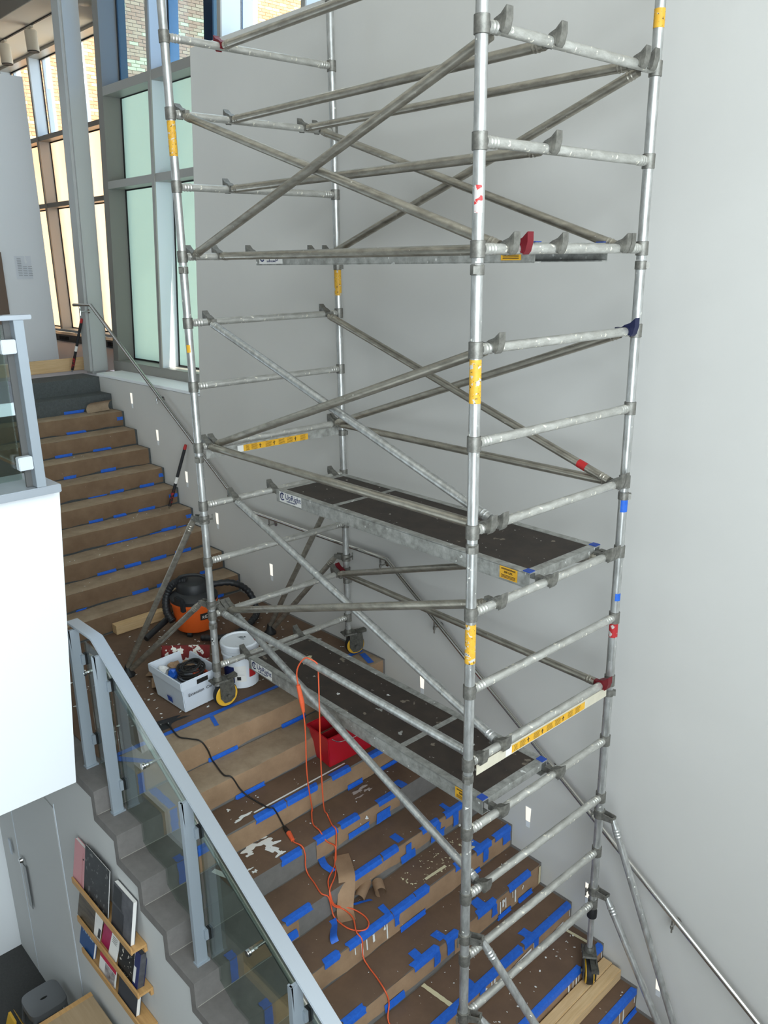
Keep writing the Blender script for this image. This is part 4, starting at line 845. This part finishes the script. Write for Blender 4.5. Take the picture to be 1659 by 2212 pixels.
wrap(bc, rz(.05), .06, .20, -2.5, -1.0, M_inkb, 'label_photo', BK, r2=rz(.19)); wrap(bc, rz(.05)+.0005, .07, .21, -.98, -.30, M_wht, 'label_sheet', BK, r2=rz(.2)+.0005)
wrap(bc, rz(.05)+.001, .10, .20, -.12, .35, M_redp, 'label_text_block', BK, r2=rz(.19)+.001); wrap(bc, rz(.05)+.0015, .085, .115, -.85, -.62, M_ink, 'barcode', BK, r2=rz(.1)+.0015)
for j in range(6): wrap(bc, rz(.05)+.0015, .125+.012*j, .129+.012*j, -.92, -.40-.05*(j % 3), mat('label_grey%d' % j, (150, 150, 150), .6), 'label_line', BK, n=8, r2=rz(.15)+.0015)
MB().pipe([(bc[0]+.15*math.cos(a), bc[1]+.15*math.sin(a), .30-.03*math.sin((a+1)/3*3.14)) for a in [-1+.2*k for k in range(16)]], .003, n=6).obj('wire_handle', M_steel, BK)
# wet dry vacuum
V0 = thing('shop_vacuum', 'orange and black wet dry vacuum with hose on the landing', 'vacuum', (-1.66, -.82, 0)); vc = Vector((-1.66, -.83, .0))
MB().lathe(vc+EZ*.04, [(.165, 0), (.178, .012), (.205, .25), (.213, .255), (.213, .275), (.206, .28)], n=36).obj('tub', M_orange, V0)
MB().lathe(vc+EZ*.32, [(.215, 0), (.217, .03), (.195, .06), (.165, .075), (.150, .085), (.150, .14), (.135, .165), (.10, .178), (.0, .182)], n=36).obj('power_head', M_vac, V0)
MB().pipe(smooth_path([vc+Vector(p) for p in ((-.08, -.13, .44), (-.05, -.10, .535), (.03, .03, .545), (.08, .11, .50))], 5), .014, n=8).obj('carry_handle', M_vac, V0)
for a in (-1.0, 2.1): q = vc+Vector((math.cos(a)*.215, math.sin(a)*.215, .31)); MB().box(q.x-.02, q.y-.02, .27, q.x+.02, q.y+.02, .37).obj('latch', M_vac, V0, bevel=.005)
MB().box(vc.x+.02, vc.y-.215, .33, vc.x+.13, vc.y-.17, .40).obj('switch_housing', M_vac, V0, bevel=.006)
bd = MB(); a0_ = -.30
wrap(vc, .195, .17, .235, a0_, a0_+.9, M_ink, 'badge', V0, r2=.2015)
ta = a0_+.07; tv = Vector((-math.sin(ta+.35), math.cos(ta+.35), 0)); text('lettering', 'RIDGID', .045, vc+Vector((math.cos(ta)*.2005, math.sin(ta)*.2005, .185))+Vector((.010, -.003, 0)), tv, (math.cos(ta)*.06, math.sin(ta)*.06, 1), M_wht, V0)
for a in (.6, 2.2, 3.8, 5.4): MB().lathe(vc+Vector((math.cos(a)*.17, math.sin(a)*.17, .03)), [(.0, -.022), (.022, -.02), (.022, .02), (.0, .022)], n=14, axis=(math.sin(a), -math.cos(a), 0)).obj('caster', M_vac, V0)
hs = smooth_path([vc+Vector(p) for p in ((-.10, .14, .36), (.05, .36, .38), (.10, .52, .26), (.18, .55, .08), (.30, .42, .055), (.42, .2, .055), (.42, .02, .055), (.28, -.12, .055))], 14)
MB().pipe(hs, lambda k: .030+.0035*math.sin(k*2.1), n=12).obj('hose', M_vac, V0, smooth=70)
hs = smooth_path([vc+Vector(p) for p in ((-.02, -.05, .50), (-.12, -.13, .46), (-.16, -.19, .34), (-.10, -.23, .22), (-.02, -.22, .15))], 14)
MB().pipe(hs, lambda k: .034+.0035*math.sin(k*2.1), n=12).obj('coiled_hose', M_vac, V0, smooth=70)
WD = MB().tube((-1.74, -1.30, .04), (-1.83, -1.02, .12), .028, .03, n=14).tube((-1.83, -1.02, .12), (-1.84, -.98, .13), .036, n=14).obj('vacuum_wand', M_vac, None); tag(WD, 'black vacuum wand resting on the landing beside the orange vacuum', 'vacuum wand')
# red mop bucket on the second step
RB = thing('mop_bucket', 'red plastic mop bucket standing on a step under the lowest deck', 'bucket', (.42, -.83, -2*R_))
zb = -2*R_+.008
def rl(z, g, gx=0): return [(.292-g, -1.0-g, z), (.475+g+gx, -1.02-g, z), (.49+g+gx, -.62+g, z), (.30-g, -.62+g, z)]
lv = [rl(zb, 0), rl(zb+.255, .035), rl(zb+.26, .047), rl(zb+.285, .049), rl(zb+.285, .038), rl(zb+.012, -.008)]
MB().add([p for l in lv for p in l], [(3, 2, 1, 0)]+[(k*4+i, k*4+(i+1) % 4, k*4+4+(i+1) % 4, k*4+4+i) for k in range(5) for i in range(4)]+[(20, 21, 22, 23)]).obj('tub', M_red, RB, bevel=.02)
MB().box(.375, -1.02, zb+.02, .383, -.60, zb+.24).obj('divider', M_red, RB)
MB().pipe(smooth_path([(.525, -1.03, zb+.27), (.56, -.98, zb+.245), (.575, -.82, zb+.235), (.565, -.66, zb+.25), (.54, -.59, zb+.27)], 5), .0035, n=6).obj('wire_handle', M_steel, RB)
# cords
bk = [(-.42, -1.92, .016), (-.38, -1.85, .015), (-.25, -1.87, .017), (-.15, -1.88, .018), (-.08, -1.84, .018), (0, -1.80, .019), (.018, -1.76, -.06), (.02, -1.735, -.15), (.07, -1.74, -R_+.016), (.23, -1.77, -R_+.018), (.285, -1.74, -R_+.012), (.30, -1.69, -.28), (.35, -1.65, -2*R_+.014), (.53, -1.63, -2*R_+.018), (.57, -1.60, -2*R_+.01), (.578, -1.54, -.50), (.60, -1.54, -3*R_+.016)]
C1 = thing('extension_cord', 'black power cord running down the steps from the landing', 'cord', (-.4, -1.88, .01))
MB().pipe(smooth_path(bk, 5), .0055, n=7).obj('cable', M_cordb, C1, smooth=60)
MB().tube((.60, -1.54, -3*R_+.017), (.665, -1.555, -3*R_+.02), .014, .017, n=10).obj('plug', M_cordb, C1)
C2 = thing('extension_cord', 'orange extension cord looped over a brace and trailing down the steps', 'cord', (1.1, -1.5, -.8))
z3, z4, z5, z6 = -3*R_+.012, -4*R_+.012, -5*R_+.012, -6*R_+.012
lo = [(.67, -1.556, z3+.01), (.75, -1.58, z3), (.83, -1.57, z3+.005), (.857, -1.565, z3-.05), (.862, -1.57, -.66), (.90, -1.58, z4), (.99, -1.60, z4), (1.10, -1.63, z4+.004), (1.136, -1.60, z4-.02), (1.142, -1.58, -.83), (1.17, -1.58, z5), (1.28, -1.58, z5), (1.35, -1.55, z5), (1.385, -1.50, z5), (1.36, -1.45, z5), (1.29, -1.43, z5), (1.20, -1.45, z5+.006), (1.145, -1.50, z5+.02), (1.140, -1.56, -.80), (1.125, -1.575, z4-.01), (1.04, -1.52, z4+.005), (.97, -1.41, z4), (.91, -1.35, z4+.01), (.862, -1.31, z4+.05), (.858, -1.38, -.57), (.80, -1.39, z3+.01), (.70, -1.37, z3), (.60, -1.30, z3+.02)]
bz = SZA-9*SS
cu = .80
up1 = [(.62, -1.31, z3+.05), (.70, -1.40, -.1), (.77, -1.45, .35), (.735, -1.463, .62), (.745, -1.470, .74), (.80, -1.452, .83), (.84, -1.435, .835), (.875, -1.405, .80), (.88, -1.405, .72), (.895, -1.42, .5), (.86, -1.40, .1), (.78, -1.33, -.35)]
dn = [(.70, -1.24, z3+.01), (.80, -1.28, z3), (.857, -1.29, z3-.01), (.862, -1.30, z4+.05), (.93, -1.36, z4), (1.04, -1.46, z4+.004), (1.12, -1.575, z4+.004), (1.142, -1.57, -.80), (1.16, -1.50, z5+.012), (1.26, -1.50, z5+.008), (1.36, -1.56, z5+.006), (1.415, -1.56, -5*R_-.01), (1.42, -1.56, z6+.03), (1.48, -1.57, z6), (1.58, -1.59, z6), (1.69, -1.62, z6), (1.702, -1.60, z6-.1), (1.75, -1.65, -7*R_+.012), (1.9, -1.66, -7*R_+.012), (1.985, -1.66, -7*R_-.0), (2.1, -1.7, -8*R_+.012)]
MB().pipe(smooth_path(lo+up1+dn, 5), .0048, n=7).obj('cable', M_cordo, C2, smooth=60)
MB().tube((.665, -1.555, -3*R_+.02), (.74, -1.577, -3*R_+.016), .018, .014, n=10).obj('socket', M_cordo, C2)
MB().tube((.736, -1.462, .62), (.757, -1.455, .50), .014, .017, n=10).tube((.757, -1.455, .50), (.765, -1.452, .43), .017, .010, n=10).obj('plug_pair', M_cordo, C2)

# ================================================================ lower room: door, shelves, books, stool, table
D1 = tag(bpy.data.objects.new('door_1', None), None, None, None, 'structure'); COL.objects.link(D1); D1.location = (-1.4, YL, ZF)
box('leaf', M_grey, D1, -1.955, YL-.007, ZF+.01, -.875, YL-.002, -.60, bevel=.003)
box('leaf', M_grey, D1, -2.40, YL-.007, ZF+.01, -1.968, YL-.002, -.60, bevel=.003)
MB().box(-.866, YL-.006, ZF+.01, -.860, YL-.001, -.56).box(-1.965, YL-.009, ZF+.01, -1.959, YL-.001, -.56).obj('edge_strip', M_fin, D1)
MB().box(-1.825, YL-.028, -2.10, -1.745, YL-.022, -1.66).obj('pull_plate', mat('plate_steel', (140, 142, 142), .35, .8), D1, bevel=.002)
MB().lathe((-1.815, YL-.022, -1.62), [(.028, 0), (.028, -.012), (.02, -.03), (0, -.032)], n=18, axis=(0, 1, 0)).obj('lock', M_chrome, D1)
MB().box(-2.13, YL-.03, -1.73, -2.08, YL-.022, -1.58).obj('push_plate', M_rail, D1, bevel=.002)
def ledge(z, x0, x1, label):
    t = thing('picture_ledge', label, 'shelf', ((x0+x1)/2, YL-.05, z), 'oak picture ledges on the grey wall')
    box('board', M_oak, t, x0, YL-.098, z-.018, x1, YL-.002, z, bevel=.001); box('lip', M_oak, t, x0, YL-.110, z-.024, x1, YL-.098, z+.022, bevel=.001)
    box('back_rail', M_oak, t, x0, YL-.022, z-.06, x1, YL-.002, z-.018, bevel=.001); return z
ledge(-.875, -.385, .5, 'highest oak picture ledge on the grey wall beside the stair')
ledge(-1.215, -.395, .515, 'middle oak picture ledge holding small cards and dotted book')
ledge(-1.505, -.40, .52, 'lowest oak picture ledge holding the blue book')
def book(name, x0, x1, z, h, th, mc, mp, label, cat='book', y0=YL-.092, lean_=.055):
    """upright book leaning back on the wall; cover faces -y"""
    t = thing(name, label, cat, ((x0+x1)/2, y0, z), 'books and cards on the picture ledges')
    up_ = Vector((0, lean_, h)).normalized(); nrm = Vector((1, 0, 0)).cross(up_)    # towards -y
    b = Vector((x0, y0+th*.5, z+.001))
    def slab(o0, o1, g=0):
        return MB().hexa([b+Vector((g*.0, 0, 0))+nrm*o0, b+Vector((x1-x0-g, 0, 0))+nrm*o0, b+Vector((x1-x0-g, 0, 0))+nrm*o1, b+nrm*o1], [b+up_*(h-g)+nrm*o0, b+Vector((x1-x0-g, 0, 0))+up_*(h-g)+nrm*o0, b+Vector((x1-x0-g, 0, 0))+up_*(h-g)+nrm*o1, b+up_*(h-g)+nrm*o1])
    slab(th*.5, th*.5-.0025).obj('front_cover', mc, t, smooth=0); slab(-th*.5, -th*.5+.0025).obj('back_cover', mc, t, smooth=0)
    slab(-th*.5+.0025, th*.5-.0025, .004).obj('pages', mp, t, smooth=0)
    fr = lambda a, c, o=.0008: b+Vector(((x1-x0)*a, 0, 0))+up_*(h*c)+nrm*(th*.5+o)
    return t, fr, up_
def patch(t, fr, a0, c0, a1, c1, m, name='cover_patch', o=.0008): return MB().add([fr(a0, c0, o), fr(a1, c0, o), fr(a1, c1, o), fr(a0, c1, o)], [(0, 1, 2, 3)]).obj(name, m, t, smooth=0)
M_bkd = specks(mat('dark_photo', (40, 42, 44), .5, nscale=12, col2=(24, 25, 27)), (96, 96, 96), 28, .62)
M_bkg = mat('grey_photo', (92, 92, 96), .5, nscale=6, col2=(44, 45, 48)); M_mag = mat('magenta', (176, 40, 92), .5, nscale=14, col2=(150, 24, 70))
M_brn = mat('brown_photo', (112, 100, 80), .5, nscale=6, col2=(52, 42, 34), stretch=(.4, 1, 4)); M_bkb = mat('book_blue', (28, 72, 124), .5)
M_dots = specks(mat('dotted_cover', (20, 20, 20), .5), (206, 200, 184), 42, .63); M_slate = mat('slate_cover', (58, 60, 66), .6, nscale=9, namt=.1)
t, fr, u_ = book('folder', -.405, -.235, -.875, .30, .022, M_pink, M_wht, 'pink folder with button tie standing on the highest ledge', 'folder')
patch(t, fr, .80, .02, .815, .86, M_redp, 'flap_line'); MB().lathe(fr(.88, .72, .003), [(.006, -.002), (.006, .002)], n=10, axis=(0, 1, 0)).obj('button', M_ink, t)
book('book', -.225, .135, -.875, .35, .012, M_bkd, M_wht, 'large scratched black photo book on the highest ledge')
t, fr, u_ = book('book', .19, .455, -.875, .31, .032, M_bkg, M_wht, 'grey photo book with thick white page edge on the highest ledge')
patch(t, fr, .02, .55, .45, .95, mat('dark_shape', (30, 31, 34), .5), 'cover_picture'); patch(t, fr, .03, .05, .6, .5, mat('dark_shape2', (38, 39, 44), .5), 'cover_picture')
book('book', -.43, -.17, -1.215, .25, .022, M_brn, M_wht, 'brown photo book at the left end of the middle ledge')
t, fr, u_ = book('card', -.165, -.075, -1.215, .19, .004, M_wht, M_wht, 'white card with dark square label on the middle ledge', 'card'); patch(t, fr, .6, .1, .98, .45, M_slate)
t, fr, u_ = book('booklet', -.07, .055, -1.215, .20, .006, M_mag, M_wht, 'magenta booklet standing on the middle ledge', 'booklet', y0=YL-.080)
t, fr, u_ = book('booklet', .06, .165, -1.215, .17, .010, M_wht, M_wht, 'white booklet with small grey print on the middle ledge', 'booklet'); [patch(t, fr, .2, .6+.07*k, .8, .62+.07*k, M_slate, 'print_line') for k in range(4)]
book('book', .20, .40, -1.215, .27, .012, M_dots, M_wht, 'black book with white dots on the middle ledge')
t, fr, u_ = book('magazine', .405, .47, -1.215, .25, .05, M_inkb, M_bkg, 'stack of dark navy magazines at the end of the middle ledge', 'magazine'); patch(t, fr, .0, .1, .5, .55, M_wht, 'cover_patch')
t, fr, u_ = book('book', -.48, -.255, -1.505, .24, .020, M_bkb, M_wht, 'blue book titled RITES on the lowest ledge')
text('lettering', 'RITES', .072, fr(.18, .52, .0016), (1, 0, 0), u_, mat('pale_ink', (168, 190, 206), .6), t)
t, fr, u_ = book('magazine', -.16, .085, -1.505, .25, .006, M_wht, M_wht, 'white magazine with crimson band on the lowest ledge', 'magazine')
MB().add([fr(0, .42), fr(1, .42), fr(1, .75), fr(0, .80)], [(0, 1, 2, 3)]).obj('cover_band', mat('crimson', (190, 20, 62), .5), t, smooth=0)
patch(t, fr, .35, .05, .95, .40, mat('photo_brown', (96, 82, 78), .5, nscale=20, col2=(190, 186, 184)), 'cover_picture')
book('book', .135, .39, -1.505, .27, .030, M_slate, M_wht, 'dark slate book with bulging white pages on the lowest ledge')
# stool
S0 = thing('stool', 'grey metal stool with a slot in its seat by the wooden table', 'stool', (-1.22, -2.78, ZF))
mb = MB(); zs = ZF+.45
ring = lambda h, z, n=40: [(-1.222+math.copysign(abs(math.cos(a))**.45, math.cos(a))*h, -2.775+math.copysign(abs(math.sin(a))**.45, math.sin(a))*h, z) for a in [2*math.pi*i/n for i in range(n)]]
slot = [(-1.222+.026*math.cos(a)*.5, -2.775+.052*math.sin(a)*.55, zs-.004) for a in [2*math.pi*i/40 for i in range(40)]]
lv = [slot, [(x+(x+1.222)*.2, y+(y+2.775)*.1, zs) for x, y, z in slot], ring(.135, zs+.001), ring(.150, zs-.006), ring(.154, zs-.03), ring(.152, zs-.06)]
mb.add([p for l in lv for p in l], [(k*40+i, k*40+(i+1) % 40, k*40+40+(i+1) % 40, k*40+40+i) for k in range(5) for i in range(40)]+[]).obj('seat', M_stool, S0)
MB().add([(x, y, z-.01) for x, y, z in slot], [tuple(range(40))]).obj('slot', M_ink, S0)
for sx in (-1, 1):
    for sy in (-1, 1): MB().tube((-1.222+sx*.12, -2.775+sy*.12, zs-.04), (-1.222+sx*.165, -2.775+sy*.165, ZF+.002), .018, .012, n=10).obj('leg', M_stool, S0)
TB = thing('table', 'pale wooden topped table against the grey wall below the ledges', 'table', (.0, -2.9, ZF))
zt = ZF+.88
box('tabletop', M_ash, TB, -.585, -3.25, zt-.03, .75, YL-.035, zt, bevel=.004)
box('edge_band', M_oak, TB, -.588, -3.252, zt-.028, -.545, YL-.033, zt+.0008)
for x in (-.53, .68):
    for y in (-3.2, YL-.09): box('leg', M_ash, TB, x-.025, y-.025, ZF+.002, x+.025, y+.025, zt-.03)
YS = thing('folding_sign', 'yellow plastic folding floor sign beside the grey stool', 'sign', (-1.16, -3.08, ZF))
for s_ in (-1, 1):
    MB().hexa([(-1.30, -3.02-s_*.15, ZF+.003), (-1.02, -3.02-s_*.15, ZF+.003), (-1.02, -3.035-s_*.15, ZF+.003), (-1.30, -3.035-s_*.15, ZF+.003)], [(-1.23, -3.02-s_*.012, -2.48), (-1.10, -3.02-s_*.012, -2.48), (-1.10, -3.03-s_*.02, -2.48), (-1.23, -3.03-s_*.02, -2.48)]).obj('panel', M_ylw, YS)

# ================================================================ brick wing outside
NB = thing('brick_building', 'sunlit orange brick wing outside the gallery windows', 'building', (-12.7, 5.5, 4))
box('wall', M_mort, NB, -13.2, 2.28, -1, -12.512, 12, 14)
bms = []
for k, m in enumerate(M_br): bms.append(MB().box(0, 0, 0, .012, .193, .057).mesh('brick', m, smooth=0))
rb = random.Random(12); rest = [MB() for _ in M_br]
for row in range(0, 82):
    z = 4.9+row*.067
    for c_ in range(0, 48):
        y = 2.30+c_*.203+(.1 if row % 2 else 0); k = rb.choices((0, 1, 2), (.42, .38, .20))[0]; px_ = rb.uniform(0, .004)
        near = (2.2 < y < 4.3 and 6.25 < z < 7.15) or (5.0 < y < 5.75 and 7.35 < z < 8.2)
        if near: link('brick', bms[k], NB).matrix_basis = Matrix.Translation((-12.512+px_, y, z))
        else: rest[k].box(-12.512, y, z, -12.5+px_, y+.193, z+.057)
for k, m in enumerate(M_br): o = rest[k].obj('brickwork', m, NB, smooth=0); o['kind'] = 'stuff'
GO = MB().prism([(-13.5, 2.35), (-8.1, 2.35), (-5.2, .75), (6, .75), (6, 20), (-13.5, 20)], (0, 0, 1.1), (1, 0, 0), (0, 1, 0), (0, 0, .2)).obj('bounce_ground', mat('bounce_paving', (206, 200, 190), .9), None); GO['kind'] = 'structure'  # unseen ground, raised and lightened to bounce sunlight onto the gallery ceiling
